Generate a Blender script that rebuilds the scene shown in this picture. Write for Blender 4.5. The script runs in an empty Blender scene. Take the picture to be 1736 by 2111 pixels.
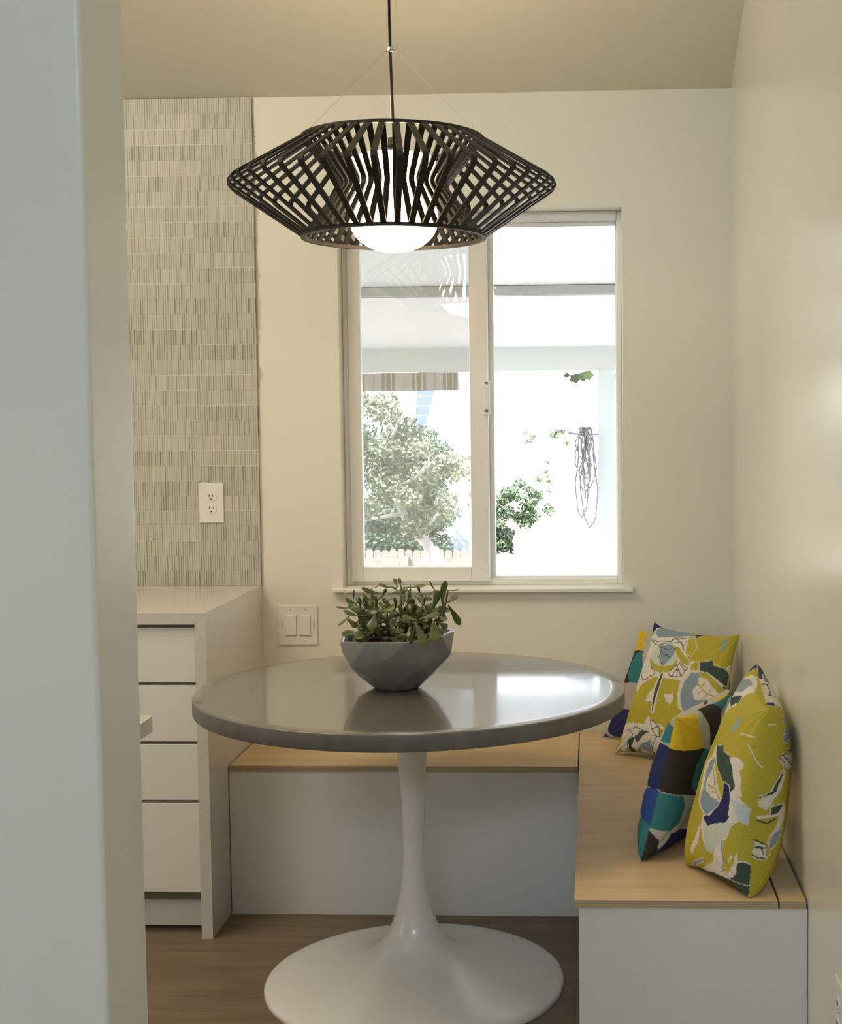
import bpy, bmesh, math, random
import numpy as np
from mathutils import Vector, Matrix, noise
random.seed(7); np.random.seed(7)
sc = bpy.context.scene
COL = sc.collection
# ------------------------------------------------------------ camera
EYE = Vector((0, 0, 1.4192)); YAW, PITCH, ROLL = 0.046, 0.0627, -0.0086
cy, sy, cp, sp = math.cos(YAW), math.sin(YAW), math.cos(PITCH), math.sin(PITCH)
FW = Vector((-sy*cp, cy*cp, -sp)); R0 = Vector((cy, sy, 0)); U0 = R0.cross(FW)
RT = R0*math.cos(ROLL)+U0*math.sin(ROLL); UP = -R0*math.sin(ROLL)+U0*math.cos(ROLL)
cd = bpy.data.cameras.new('camera'); cam = bpy.data.objects.new('camera', cd); COL.objects.link(cam)
m = Matrix((RT, UP, -FW)).transposed().to_4x4(); m.translation = EYE; cam.matrix_world = m
cd.sensor_fit = 'HORIZONTAL'; cd.sensor_width = 36; cd.lens = 2831.78/1736*36
cd.shift_x = (868-1088.445)/1736; cd.shift_y = 0.0; cd.clip_start = .05; cd.clip_end = 400
sc.camera = cam
# ------------------------------------------------------------ view, world, sun, big lights
sc.view_settings.view_transform = 'Standard'; sc.view_settings.look = 'None'
sc.view_settings.exposure = 0.0; sc.view_settings.gamma = 1.0; sc.view_settings.use_curve_mapping = False
SUN_DIR = Vector((.40, .42, -.82)).normalized()
w = bpy.data.worlds.new('sky'); sc.world = w; w.use_nodes = True
nt = w.node_tree; nt.nodes.clear()
sky = nt.nodes.new('ShaderNodeTexSky'); sky.sky_type = 'NISHITA'; sky.sun_disc = False
sky.sun_elevation = math.asin(-SUN_DIR.z); sky.sun_rotation = math.atan2(-SUN_DIR.x, -SUN_DIR.y)
hs = nt.nodes.new('ShaderNodeHueSaturation'); hs.inputs['Saturation'].default_value = .45
bg = nt.nodes.new('ShaderNodeBackground'); bg.inputs[1].default_value = 1.1
wo = nt.nodes.new('ShaderNodeOutputWorld')
nt.links.new(sky.outputs[0], hs.inputs['Color']); nt.links.new(hs.outputs[0], bg.inputs[0]); nt.links.new(bg.outputs[0], wo.inputs[0])
def light(name, kind, energy, color, loc, d, size=None):
    l = bpy.data.lights.new(name, kind); l.energy = energy; l.color = color
    if kind == 'AREA': l.shape = 'RECTANGLE'; l.size, l.size_y = size
    if kind == 'SUN': l.angle = .009
    o = bpy.data.objects.new(name, l); COL.objects.link(o); o.location = loc
    o.rotation_euler = Vector(d).to_track_quat('-Z', 'Y').to_euler(); return o
light('sun', 'SUN', 16.0, (1, .97, .92), (0, 0, 12), SUN_DIR)
light('rear_fill_light', 'AREA', 50, (.72, .86, 1.0), (-.35, -2.2, 3.0), (.02, 1, -.42), (1.7, .6))  # added unseen cool fill behind the camera, stands in for rear daylight
light('nook_fill_light', 'AREA', 1.2, (.95, .97, 1), (-.1, 1.95, 3.2), (-.05, .25, -1), (.6, .6))  # added weak fill above the nook, out of view, evens out the low parts
light('kitchen_ceiling_light', 'AREA', 31, (1, .86, .64), (-1.9, 2.9, 2.85), (.25, .1, -1), (1.2, 1.0))
light('kitchen_side_fill', 'AREA', 34, (.90, .96, 1.0), (-4.2, 1.3, 1.35), (1, .55, -.1), (2.4, 1.7))  # added unseen fill from the left for pedestal and bench; the wall has no window
LAMP_COLOR = (1, .74, .43); LAMP_STRENGTH = 19
ZT, D, XR, XC, YC, ZC = .7635, 4.3519, .4409, -1.0583, 3.6989, .914
CSL = .43     # ceiling slope
# ------------------------------------------------------------ materials
def mat(name, color, rough=.6, spec=.5, metal=0, noise_amt=0, noise_scale=8, bump=0, bump_scale=60, coat=0):
    m = bpy.data.materials.new(name); m.use_nodes = True; t = m.node_tree; b = t.nodes['Principled BSDF']
    b.inputs['Base Color'].default_value = (*color, 1); b.inputs['Roughness'].default_value = rough
    b.inputs['Specular IOR Level'].default_value = spec; b.inputs['Metallic'].default_value = metal
    b.inputs['Coat Weight'].default_value = coat
    tc = t.nodes.new('ShaderNodeTexCoord')
    if noise_amt:
        n = t.nodes.new('ShaderNodeTexNoise'); n.inputs['Scale'].default_value = noise_scale; n.inputs['Detail'].default_value = 5
        mp = t.nodes.new('ShaderNodeMapRange'); mp.inputs[1].default_value = .3; mp.inputs[2].default_value = .7
        mp.inputs[3].default_value = 1-noise_amt; mp.inputs[4].default_value = 1+noise_amt
        v = t.nodes.new('ShaderNodeVectorMath'); v.operation = 'SCALE'; v.inputs[0].default_value = color
        t.links.new(tc.outputs['Object'], n.inputs['Vector']); t.links.new(n.outputs[0], mp.inputs[0])
        t.links.new(mp.outputs[0], v.inputs['Scale']); t.links.new(v.outputs[0], b.inputs['Base Color'])
    if bump:
        n = t.nodes.new('ShaderNodeTexNoise'); n.inputs['Scale'].default_value = bump_scale; n.inputs['Detail'].default_value = 3
        bp = t.nodes.new('ShaderNodeBump'); bp.inputs['Strength'].default_value = bump; bp.inputs['Distance'].default_value = .002
        t.links.new(tc.outputs['Object'], n.inputs['Vector']); t.links.new(n.outputs[0], bp.inputs['Height']); t.links.new(bp.outputs[0], b.inputs['Normal'])
    return m
class NT:
    """tiny helper to write node maths"""
    def __init__(s, m): s.t = m.node_tree; s.b = s.t.nodes['Principled BSDF']
    def link(s, a, b): s.t.links.new(a, b)
    def m(s, op, a, b=None, c=None):
        n = s.t.nodes.new('ShaderNodeMath'); n.operation = op
        for i, x in enumerate((a, b, c)):
            if x is None: continue
            if isinstance(x, (int, float)): n.inputs[i].default_value = x
            else: s.link(x, n.inputs[i])
        return n.outputs[0]
    def xyz(s, kind='Object'):
        tc = s.t.nodes.new('ShaderNodeTexCoord'); sp_ = s.t.nodes.new('ShaderNodeSeparateXYZ'); s.link(tc.outputs[kind], sp_.inputs[0])
        s.tc = tc.outputs[kind]; return sp_.outputs
    def comb(s, x, y, z=0.0):
        n = s.t.nodes.new('ShaderNodeCombineXYZ')
        for i, v in enumerate((x, y, z)):
            if isinstance(v, (int, float)): n.inputs[i].default_value = v
            else: s.link(v, n.inputs[i])
        return n.outputs[0]
    def white(s, vec):
        n = s.t.nodes.new('ShaderNodeTexWhiteNoise'); n.noise_dimensions = '3D'; s.link(vec, n.inputs['Vector']); return n.outputs['Value']
    def noise(s, vec, scale, detail=4, rough=.5):
        n = s.t.nodes.new('ShaderNodeTexNoise'); n.inputs['Scale'].default_value = scale; n.inputs['Detail'].default_value = detail; n.inputs['Roughness'].default_value = rough
        s.link(vec, n.inputs['Vector']); return n.outputs[0]
    def mix(s, f, a, b):
        n = s.t.nodes.new('ShaderNodeMix'); n.data_type = 'RGBA'
        if isinstance(f, (int, float)): n.inputs[0].default_value = f
        else: s.link(f, n.inputs[0])
        for i, v in ((6, a), (7, b)):
            if isinstance(v, tuple): n.inputs[i].default_value = (*v, 1)
            else: s.link(v, n.inputs[i])
        return n.outputs[2]
    def rng(s, v, a, b, c, d):
        n = s.t.nodes.new('ShaderNodeMapRange'); s.link(v, n.inputs[0])
        for i, x in enumerate((a, b, c, d)): n.inputs[i+1].default_value = x
        return n.outputs[0]
    def bump(s, h, st, dist=.002):
        n = s.t.nodes.new('ShaderNodeBump'); n.inputs['Strength'].default_value = st; n.inputs['Distance'].default_value = dist
        s.link(h, n.inputs['Height']); s.link(n.outputs[0], s.b.inputs['Normal'])
M = {}
M['paint'] = mat('warm white wall paint', (.79, .775, .705), .33, .5, bump=.06, bump_scale=35)
M['satin'] = mat('satin right wall paint', (.78, .765, .69), .22, .42, bump=.05, bump_scale=14)
M['ceil'] = mat('ceiling paint', (.74, .715, .60), .8, .3, bump=.15, bump_scale=60)
M['trim'] = mat('white window trim paint', (.82, .81, .76), .35, .5)
M['vinyl'] = mat('white vinyl', (.82, .82, .80), .3)
M['panel'] = mat('white bench panel', (.76, .755, .73), .45, .4, bump=.05)
M['cab'] = mat('white cabinet lacquer', (.80, .785, .72), .35, .45)
M['dark'] = mat('dark gap', (.03, .03, .03), .9)
M['channel'] = mat('grey aluminium channel', (.18, .17, .15), .4, .5, .5)
M['plate'] = mat('white plastic', (.80, .78, .74), .3, .5)
M['black'] = mat('satin black lacquer', (.014, .012, .011), .5, .35)
M['cord'] = mat('black fabric cord', (.008, .008, .008), .8)
M['chrome'] = mat('chrome', (.8, .8, .82), .08, .5, 1)
M['wire'] = mat('steel wire', (.5, .48, .42), .35, .5, 1)
M['white_enamel'] = mat('white enamel', (.90, .89, .87), .2, .5, coat=.15)
M['soil'] = mat('dark soil', (.018, .013, .010), .95, .2, noise_amt=.5, noise_scale=120, bump=1, bump_scale=200)
M['stem'] = mat('jade stem', (.10, .085, .04), .7, .3, noise_amt=.3, noise_scale=60)
M['pot_in'] = mat('white glaze', (.75, .74, .70), .15, .5)
# planked floor, boards run left to right
m_ = mat('brown wood floor', (.2, .14, .09), .42, .4); q = NT(m_); X = q.xyz()
row = q.m('FLOOR', q.m('DIVIDE', X[1], .19)); xs = q.m('ADD', X[0], q.m('MULTIPLY', q.white(q.comb(row, 3.0)), 1.7)); col = q.m('FLOOR', q.m('DIVIDE', xs, 1.5))
tone = q.white(q.comb(row, col, 1.0))
g = q.noise(q.comb(q.m('MULTIPLY', X[0], 1.0), q.m('MULTIPLY', X[1], 9.0), tone), 3.2, 8, .65)
c1 = q.mix(q.rng(g, .3, .7, 0, 1), (.15, .105, .065), (.27, .195, .125)); c2 = q.mix(q.rng(tone, 0, 1, .0, .35), c1, (.24, .175, .11))
gap = q.m('LESS_THAN', q.m('FRACT', q.m('DIVIDE', X[1], .19)), .012)
q.link(q.mix(q.m('MULTIPLY', gap, .45), c2, (.06, .042, .03)), q.b.inputs['Base Color']); q.bump(g, .25); M['floor'] = m_
# quartz
m_ = mat('pale speckled quartz', (.62, .58, .54), .12, .5); q = NT(m_); X = q.xyz(); n1 = q.noise(q.tc, 220, 2); n2 = q.noise(q.tc, 14, 4)
c = q.mix(q.rng(n1, .35, .65, 0, 1), (.63, .585, .53), (.69, .65, .59)); q.link(q.mix(q.rng(n2, .62, .75, 0, .25), c, (.45, .40, .35)), q.b.inputs['Base Color']); M['quartz'] = m_
# concrete look table top
m_ = mat('polished grey concrete', (.16, .14, .12), .22, .5); q = NT(m_); X = q.xyz(); n1 = q.noise(q.tc, 3.5, 3, .5)
c = q.mix(q.rng(n1, .35, .65, 0, 1), (.135, .12, .102), (.165, .147, .125)); q.link(c, q.b.inputs['Base Color']); q.b.inputs['Coat Weight'].default_value = .75; q.b.inputs['Coat Roughness'].default_value = .07
M['concrete'] = m_
m_ = mat('matt grey concrete edge', (.145, .14, .13), .4, .5, noise_amt=.15, noise_scale=25, bump=.2, bump_scale=90); M['concrete_edge'] = m_
# birch plywood: grain on top, plies on the edge
def ply(name, along_x):
    m_ = mat(name, (.55, .38, .2), .38, .4); q = NT(m_); X = q.xyz()
    a, b = (X[0], X[1]) if along_x else (X[1], X[0])
    v = q.comb(q.m('MULTIPLY', a, 1.2), q.m('MULTIPLY', b, 8.0), X[2]); g = q.noise(v, 3.0, 7, .6); g2 = q.noise(q.tc, 2.2, 3)
    c = q.mix(q.rng(g, .3, .7, 0, 1), (.60, .41, .22), (.74, .55, .33)); c = q.mix(q.rng(g2, .3, .7, 0, .35), c, (.64, .50, .28))
    ge = q.t.nodes.new('ShaderNodeNewGeometry'); sp_ = q.t.nodes.new('ShaderNodeSeparateXYZ'); q.link(ge.outputs['Normal'], sp_.inputs[0])
    side = q.m('LESS_THAN', q.m('ABSOLUTE', sp_.outputs[2]), .5); pl = q.m('FRACT', q.m('DIVIDE', X[2], .0052)); 
    e = q.mix(q.m('LESS_THAN', pl, .42), (.52, .42, .29), (.38, .28, .18))
    q.link(q.mix(side, c, e), q.b.inputs['Base Color']); q.bump(g, .12); return m_
M['ply'] = ply('birch plywood', True)
# stick mosaic tile
m_ = mat('cream stick mosaic', (.6, .58, .5), .4, .5); q = NT(m_); X = q.xyz()
rz = q.m('DIVIDE', X[2], .0482); rowi = q.m('FLOOR', rz); fr = q.m('FRACT', rz)
px = q.m('DIVIDE', X[0], .0074); ci = q.m('FLOOR', px); fx = q.m('FRACT', px)
sheet = q.white(q.comb(q.m('FLOOR', q.m('DIVIDE', X[0], .0962)), rowi, 7.0)); sheet2 = q.white(q.comb(q.m('FLOOR', q.m('DIVIDE', q.m('ADD', X[0], .03), .29)), rowi, 2.0))
ln = q.white(q.comb(ci, rowi, 5.0)); lw = q.rng(q.white(q.comb(ci, rowi, 9.0)), 0, 1, .22, .52)
gm = q.m('LESS_THAN', fx, lw); sd = q.m('ADD', q.m('MULTIPLY', sheet, .35), q.m('MULTIPLY', sheet2, .45))
dk = q.m('MULTIPLY', gm, q.m('ADD', q.m('MULTIPLY', q.m('POWER', ln, .8), .62), q.m('MULTIPLY', q.m('POWER', sd, 1.5), .55)))
tint = q.white(q.comb(ci, rowi, 1.0))
c = q.mix(q.rng(tint, 0, 1, 0, 1), (.53, .52, .435), (.61, .585, .495)); c = q.mix(q.m('MULTIPLY', sd, .55), c, (.46, .46, .42))
c = q.mix(q.m('MINIMUM', dk, 1.0), c, (.13, .125, .11)); hl = q.m('LESS_THAN', fr, .035)
c = q.mix(q.m('MULTIPLY', hl, .75), c, q.mix(q.m('GREATER_THAN', sheet2, .5), (.70, .68, .60), (.40, .37, .30)))
q.link(c, q.b.inputs['Base Color']); q.bump(q.m('SUBTRACT', 1.0, q.m('MAXIMUM', gm, hl)), .4, .001); M['tile'] = m_
# wall paint of the back wall keeps the rough unpainted strip beside the tile
m_ = mat('back wall paint', (.79, .77, .67), .36, .5, bump=.10, bump_scale=35); q = NT(m_); X = q.xyz()
ed = q.m('ADD', .002, q.m('MULTIPLY', q.rng(q.noise(q.comb(3.0, 0.0, q.m('MULTIPLY', X[2], 1.0)), 7, 5, .7), .42, .62, 0, 1), .020))
msk = q.m('MULTIPLY', q.m('MULTIPLY', q.m('LESS_THAN', q.m('SUBTRACT', X[0], XC), ed), q.m('GREATER_THAN', X[2], 1.55)), q.m('LESS_THAN', X[2], 2.40))
q.link(q.mix(q.m('MULTIPLY', msk, .7), (.79, .77, .67), (.58, .50, .40)), q.b.inputs['Base Color']); M['backpaint'] = m_
# glazed planter
m_ = mat('blue grey glazed ceramic', (.205, .212, .206), .2, .5, noise_amt=.06, noise_scale=20); M['pot'] = m_
# jade leaves
m_ = mat('jade leaf', (.12, .17, .04), .33, .5, noise_amt=.0); q = NT(m_); X = q.xyz(); at = q.t.nodes.new('ShaderNodeAttribute'); at.attribute_name = 'tone'
c = q.mix(at.outputs['Fac'], (.04, .062, .014), (.125, .155, .045)); n = q.noise(q.tc, 60, 3); q.link(q.mix(q.rng(n, .4, .7, 0, .25), c, (.20, .205, .08)), q.b.inputs['Base Color']); M['jade'] = m_
# lamp glass
m_ = bpy.data.materials.new('lit opal glass'); m_.use_nodes = True; t = m_.node_tree; t.nodes.clear(); e = t.nodes.new('ShaderNodeEmission'); e.inputs[0].default_value = (*LAMP_COLOR, 1); e.inputs[1].default_value = LAMP_STRENGTH
o_ = t.nodes.new('ShaderNodeOutputMaterial'); t.links.new(e.outputs[0], o_.inputs[0]); M['opal'] = m_
m_ = bpy.data.materials.new('green indicator'); m_.use_nodes = True; t = m_.node_tree; t.nodes.clear(); e = t.nodes.new('ShaderNodeEmission'); e.inputs[0].default_value = (.55, .75, .02, 1); e.inputs[1].default_value = 1.0
o_ = t.nodes.new('ShaderNodeOutputMaterial'); t.links.new(e.outputs[0], o_.inputs[0]); M['led'] = m_
# window glass: Schlick mix of clear and mirror, both sides of the sheet count once
def glass(name, refl, tint=1.0):
    m_ = bpy.data.materials.new(name); m_.use_nodes = True; t = m_.node_tree; t.nodes.clear()
    lw = t.nodes.new('ShaderNodeLayerWeight'); lw.inputs[0].default_value = .5
    p = t.nodes.new('ShaderNodeMath'); p.operation = 'POWER'; p.inputs[1].default_value = 5; t.links.new(lw.outputs['Facing'], p.inputs[0])
    a = t.nodes.new('ShaderNodeMath'); a.operation = 'MULTIPLY_ADD'; a.inputs[1].default_value = 1-refl; a.inputs[2].default_value = refl; t.links.new(p.outputs[0], a.inputs[0])
    tr = t.nodes.new('ShaderNodeBsdfTransparent'); tr.inputs[0].default_value = (tint, tint, tint, 1); gl = t.nodes.new('ShaderNodeBsdfGlossy'); gl.inputs['Roughness'].default_value = 0
    mx = t.nodes.new('ShaderNodeMixShader'); o = t.nodes.new('ShaderNodeOutputMaterial')
    t.links.new(a.outputs[0], mx.inputs[0]); t.links.new(tr.outputs[0], mx.inputs[1]); t.links.new(gl.outputs[0], mx.inputs[2]); t.links.new(mx.outputs[0], o.inputs[0]); return m_
M['glass'] = glass('window glass', .05, .98)
m_ = bpy.data.materials.new('insect screen mesh'); m_.use_nodes = True; t = m_.node_tree; t.nodes.clear(); tr = t.nodes.new('ShaderNodeBsdfTransparent'); df = t.nodes.new('ShaderNodeBsdfDiffuse'); df.inputs[0].default_value = (.55, .57, .56, 1)
mx = t.nodes.new('ShaderNodeMixShader'); mx.inputs[0].default_value = .26; o_ = t.nodes.new('ShaderNodeOutputMaterial'); t.links.new(tr.outputs[0], mx.inputs[1]); t.links.new(df.outputs[0], mx.inputs[2]); t.links.new(mx.outputs[0], o_.inputs[0]); M['screen'] = m_
# fabric reads the woven print from the cloth's own colour layer
m_ = mat('printed cotton', (.5, .5, .5), .85, .15); q = NT(m_); X = q.xyz(); at = q.t.nodes.new('ShaderNodeAttribute'); at.attribute_name = 'print'
n = q.noise(q.tc, 420, 2); hsv = q.t.nodes.new('ShaderNodeHueSaturation'); q.link(at.outputs['Color'], hsv.inputs['Color']); q.link(q.rng(n, .3, .7, .86, 1.12), hsv.inputs['Value'])
q.link(hsv.outputs[0], q.b.inputs['Base Color']); q.bump(n, .25, .0006); M['fabric'] = m_
# outdoors
M['patio_white'] = mat('white patio paint', (.78, .80, .80), .6)
M['patio_post'] = mat('pale blue white post paint', (.60, .64, .65), .6)
M['patio_beam'] = mat('off white beam paint', (.60, .62, .605), .6)
M['patio_grey'] = mat('galvanised grey beam', (.42, .43, .42), .5)
M['concrete_out'] = mat('pale patio concrete', (.62, .60, .56), .9, noise_amt=.08, noise_scale=3)
M['soil_out'] = mat('dry garden soil', (.42, .38, .27), .95, noise_amt=.2, noise_scale=2)
M['fence'] = mat('weathered fence boards', (.30, .27, .24), .9, noise_amt=.2, noise_scale=12)
M['bark'] = mat('pale dry bark', (.62, .57, .55), .9, noise_amt=.25, noise_scale=16)
M['stucco'] = mat('white stucco', (.82, .80, .76), .9)
M['blue_siding'] = mat('blue lap siding', (.17, .24, .50), .8)
q = NT(M['blue_siding']); X = q.xyz(); st = q.m('LESS_THAN', q.m('FRACT', q.m('DIVIDE', X[2], .22)), .1); q.link(q.mix(st, (.16, .22, .46), (.36, .42, .62)), q.b.inputs['Base Color'])
M['blue_shed'] = mat('pale blue boards', (.38, .48, .66), .8)
M['roof'] = mat('pale roofing', (.60, .58, .55), .8); M['eave'] = mat('grey green eave', (.16, .18, .16), .8)
M['rope'] = mat('grey rope', (.28, .28, .285), .9)
m_ = mat('striped awning canvas', (.4, .36, .3), .9); q = NT(m_); X = q.xyz(); fx = q.m('FRACT', q.m('DIVIDE', q.m('ADD', X[0], .02), .19))
s1 = q.m('LESS_THAN', q.m('ABSOLUTE', q.m('SUBTRACT', fx, .5)), .22); s2 = q.m('LESS_THAN', q.m('ABSOLUTE', q.m('SUBTRACT', q.m('ABSOLUTE', q.m('SUBTRACT', fx, .5)), .10)), .015); s3 = q.m('LESS_THAN', q.m('ABSOLUTE', q.m('SUBTRACT', fx, .02)), .03)
c = q.mix(s1, (.42, .39, .36), (.20, .17, .12)); c = q.mix(s2, c, (.6, .56, .44)); c = q.mix(s3, c, (.33, .29, .23)); q.link(c, q.b.inputs['Base Color']); M['awning'] = m_
def leafmat(name, a, b):
    m_ = mat(name, a, .6, .3); q = NT(m_); X = q.xyz(); at = q.t.nodes.new('ShaderNodeAttribute'); at.attribute_name = 'tone'
    q.link(q.mix(at.outputs['Fac'], a, b), q.b.inputs['Base Color'])
    q.b.inputs['Transmission Weight'].default_value = 0; return m_
M['leaf_a'] = leafmat('grey green foliage', (.07, .10, .07), (.34, .38, .26)); M['leaf_b'] = leafmat('dark hedge foliage', (.05, .08, .06), (.18, .27, .17)); M['leaf_c'] = leafmat('ivy foliage', (.05, .075, .055), (.20, .28, .13))
# ------------------------------------------------------------ object helpers
def tag(o, label=None, cat=None, group=None, kind=None):
    if label: o['label'] = label
    if cat: o['category'] = cat
    if group: o['group'] = group
    if kind: o['kind'] = kind
    return o
def thing(name, loc, label=None, cat=None, group=None, kind=None):
    o = bpy.data.objects.new(name, None); COL.objects.link(o); o.location = loc; o.empty_display_size = .1
    return tag(o, label, cat, group, kind)
def wloc(p):
    v = Vector((0, 0, 0))
    while p is not None: v = v+p.location; p = p.parent
    return v
def build(name, V, Fc, m, parent=None, smooth=False, bevel=0, loc=None, seg=2):
    """V in world coordinates; the mesh is stored relative to its parent's place"""
    me = bpy.data.meshes.new(name); off = wloc(parent) if parent else Vector(loc or (0, 0, 0))
    me.from_pydata([tuple(Vector(v)-off) for v in V], [], Fc); me.materials.append(m); me.update()
    o = bpy.data.objects.new(name, me); COL.objects.link(o)
    if parent: o.parent = parent
    else: o.location = off
    if smooth:
        for p in me.polygons: p.use_smooth = True
    if bevel:
        b = o.modifiers.new('bevel', 'BEVEL'); b.width = bevel; b.segments = seg; b.limit_method = 'ANGLE'; b.angle_limit = .6
        if not smooth:
            for p in me.polygons: p.use_smooth = True
            b.harden_normals = True
    return o
class G:
    def __init__(s): s.V = []; s.F = []
    def add(s, V, Fc): k = len(s.V); s.V += [tuple(v) for v in V]; s.F += [tuple(i+k for i in f) for f in Fc]; return s
    def box(s, x0, x1, y0, y1, z0, z1):
        return s.add([(x0, y0, z0), (x1, y0, z0), (x1, y1, z0), (x0, y1, z0), (x0, y0, z1), (x1, y0, z1), (x1, y1, z1), (x0, y1, z1)],
                     [(0, 3, 2, 1), (4, 5, 6, 7), (0, 1, 5, 4), (1, 2, 6, 5), (2, 3, 7, 6), (3, 0, 4, 7)])
    def prism(s, poly, axis, a, b):
        """poly of 2D points extruded along axis from a to b"""
        n = len(poly)
        def p3(p, t): return {'x': (t, p[0], p[1]), 'y': (p[0], t, p[1]), 'z': (p[0], p[1], t)}[axis]
        V = [p3(p, a) for p in poly]+[p3(p, b) for p in poly]
        return s.add(V, [tuple(range(n))[::-1], tuple(range(n, 2*n))]+[(i, (i+1) % n, n+(i+1) % n, n+i) for i in range(n)])
    def tube(s, pts, r, n=10, cap=True):
        pts = [Vector(p) for p in pts]; rr = r if isinstance(r, (list, tuple)) else [r]*len(pts); V = []
        t0 = (pts[1]-pts[0]).normalized(); a = t0.orthogonal().normalized()
        for i, p in enumerate(pts):
            t = (pts[min(i+1, len(pts)-1)]-pts[max(i-1, 0)]).normalized(); a = (a-t*a.dot(t)).normalized(); b = t.cross(a)
            V += [p+(a*math.cos(k*2*math.pi/n)+b*math.sin(k*2*math.pi/n))*rr[i] for k in range(n)]
        Fc = [(i*n+k, i*n+(k+1) % n, (i+1)*n+(k+1) % n, (i+1)*n+k) for i in range(len(pts)-1) for k in range(n)]
        if cap: Fc += [tuple(range(n))[::-1], tuple(range((len(pts)-1)*n, len(pts)*n))]
        return s.add(V, Fc)
    def lathe(s, prof, c, n=96, closed=False):
        """prof: (r, z) list"""
        V = []; m = len(prof)
        for (r, z) in prof: V += [(c[0]+r*math.cos(k*2*math.pi/n), c[1]+r*math.sin(k*2*math.pi/n), c[2]+z) for k in range(n)]
        Fc = [(i*n+k, i*n+(k+1) % n, ((i+1) % m)*n+(k+1) % n, ((i+1) % m)*n+k) for i in range(m if closed else m-1) for k in range(n)]
        if not closed: Fc += [tuple(range(n))[::-1], tuple(range((m-1)*n, m*n))]
        return s.add(V, Fc)
    def out(s, name, m, parent=None, **k): return build(name, s.V, s.F, m, parent, **k)
def box(name, b, m, parent=None, bevel=0, **k): return G().box(*b).out(name, m, parent, bevel=bevel, **k)
def struct(o, label=None, cat=None): return tag(o, label, cat, kind='structure')
# ------------------------------------------------------------ room shell
XL = -4.3; YR = -3.4
def ceilz(y): return 2.457+(D-y)*CSL
RY = .3; RZ = ceilz(RY)
struct(box('floor', (XL, XR+.12, YR, D+.0, -.12, 0), M['floor']), 'brown wood plank floor under the table', 'floor')
g = G(); o1, o2, z1, z2 = -.797, .101, .905, 2.10     # window opening
YB = D+.15
g.box(XL-.12, o1, D, YB, -.12, 2.50).box(o2, XR+.12, D, YB, -.12, 2.50).box(o1, o2, D, YB, -.12, z1).box(o1, o2, D, YB, z2, 2.50)
struct(g.out('wall_back', M['backpaint']), 'cream painted wall around the window', 'wall')
struct(G().prism([(YR, 0), (D, 0), (D, 2.46), (RY, RZ), (YR, ceilz(D-(D-2*RY+YR)) if False else RZ-(RY-YR)*CSL)], 'x', XR, XR+.12).out('wall_right', M['satin']), 'long pale wall at the right of the bench', 'wall')
g = G().prism([(YR-2.4, RZ-(RY-YR+2.4)*CSL), (RY, RZ), (YB+.3, 2.457-.45*CSL), (YB+.3, 2.60-.45*CSL), (RY, RZ+.15), (YR-2.4, RZ+.15-(RY-YR+2.4)*CSL)], 'x', XL-.12, XR+.12)  # rear end runs on outside as an added overhang that blocks the sun
struct(g.out('ceiling', M['ceil']), 'sloping cream ceiling above the pendant lamp', 'ceiling')
struct(G().prism([(YR, 0), (D, 0), (D, 2.46), (RY, RZ), (YR, RZ-(RY-YR)*CSL)], 'x', XL-.12, XL).out('wall_far_left', M['paint']), 'far left kitchen wall', 'wall')
g = G(); g.box(XL-.12, -3.7, YR-.15, YR, 0, 2.5).box(-2.3, XR+.12, YR-.15, YR, 0, 2.6).box(-3.7, -2.3, YR-.15, YR, 2.1, 2.52).box(-3.7, -2.3, YR-.15, YR, 0, .3)
struct(g.out('wall_rear', M['paint']), 'rear wall with a wide window opening', 'wall')
# end of the partition on the left, bullnose corners
PX, PY0, PY1, r = -.5705, 1.55, 1.695, .006
poly = [(-2.6, PY0)]+[(PX-r+r*math.sin(a), PY0+r-r*math.cos(a)) for a in [i*math.pi/12 for i in range(7)]]+[(PX-r+r*math.cos(a), PY1-r+r*math.sin(a)) for a in [i*math.pi/12 for i in range(7)]]+[(-2.6, PY1)]
o = G().prism(poly, 'z', 0, ceilz(1.62)+.02).out('wall_left', M['paint']); struct(o, 'grey lit end of the partition wall at the left edge', 'wall')
# ------------------------------------------------------------ window
win = thing('window_1', (-.35, D+.07, z1)); struct(win, 'white two pane sliding window above the bench', 'window')
Y0, Y1 = D+.075, D+.14
fw = .026
g = G().box(o1, o1+fw, Y0, Y1, z1, z2).box(o2-fw*.6, o2, Y0, Y1, z1, z2).box(o1+fw, o2-fw*.6, Y0, Y1, z1, z1+.02).box(o1+fw, o2-fw*.6, Y0, Y1, z2-.03, z2)
g.out('window_frame', M['vinyl'], win, bevel=.003)
def sash(x0, x1, za, zb, y0, y1, wl, wr, wb, wt, nm='sash'):
    return G().box(x0, x0+wl, y0, y1, za, zb).box(x1-wr, x1, y0, y1, za, zb).box(x0+wl, x1-wr, y0, y1, za, za+wb).box(x0+wl, x1-wr, y0, y1, zb-wt, zb).out(nm, M['vinyl'], win, bevel=.003)
ls = sash(o1+.018, -.328, z1+.012, z2-.02, Y0-.012, Y0+.022, .040, .059, .048, .055)
rs = sash(-.345, o2-.004, z1+.014, z2-.022, Y0+.026, Y0+.055, .034, .015, .012, .022)
box('pane', (o1+.05, -.38, Y0+.001, Y0+.003, z1+.05, z2-.07), M['glass'], win)['label'] = 'left glass pane mirroring the lamp'
box('pane', (-.33, o2-.012, Y0+.040, Y0+.042, z1+.02, z2-.03), M['glass'], win)['label'] = 'brighter right glass pane'
box('insect_screen', (o1+.02, -.34, Y1-.012, Y1-.0105, z1+.01, z2-.02), M['screen'], win)
lt = G().box(-.345, -.322, Y0-.02, Y0-.010, 1.455, 1.565).box(-.340, -.327, Y0-.030, Y0-.018, 1.47, 1.55).out('latch', M['vinyl'], win, bevel=.002)
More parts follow.
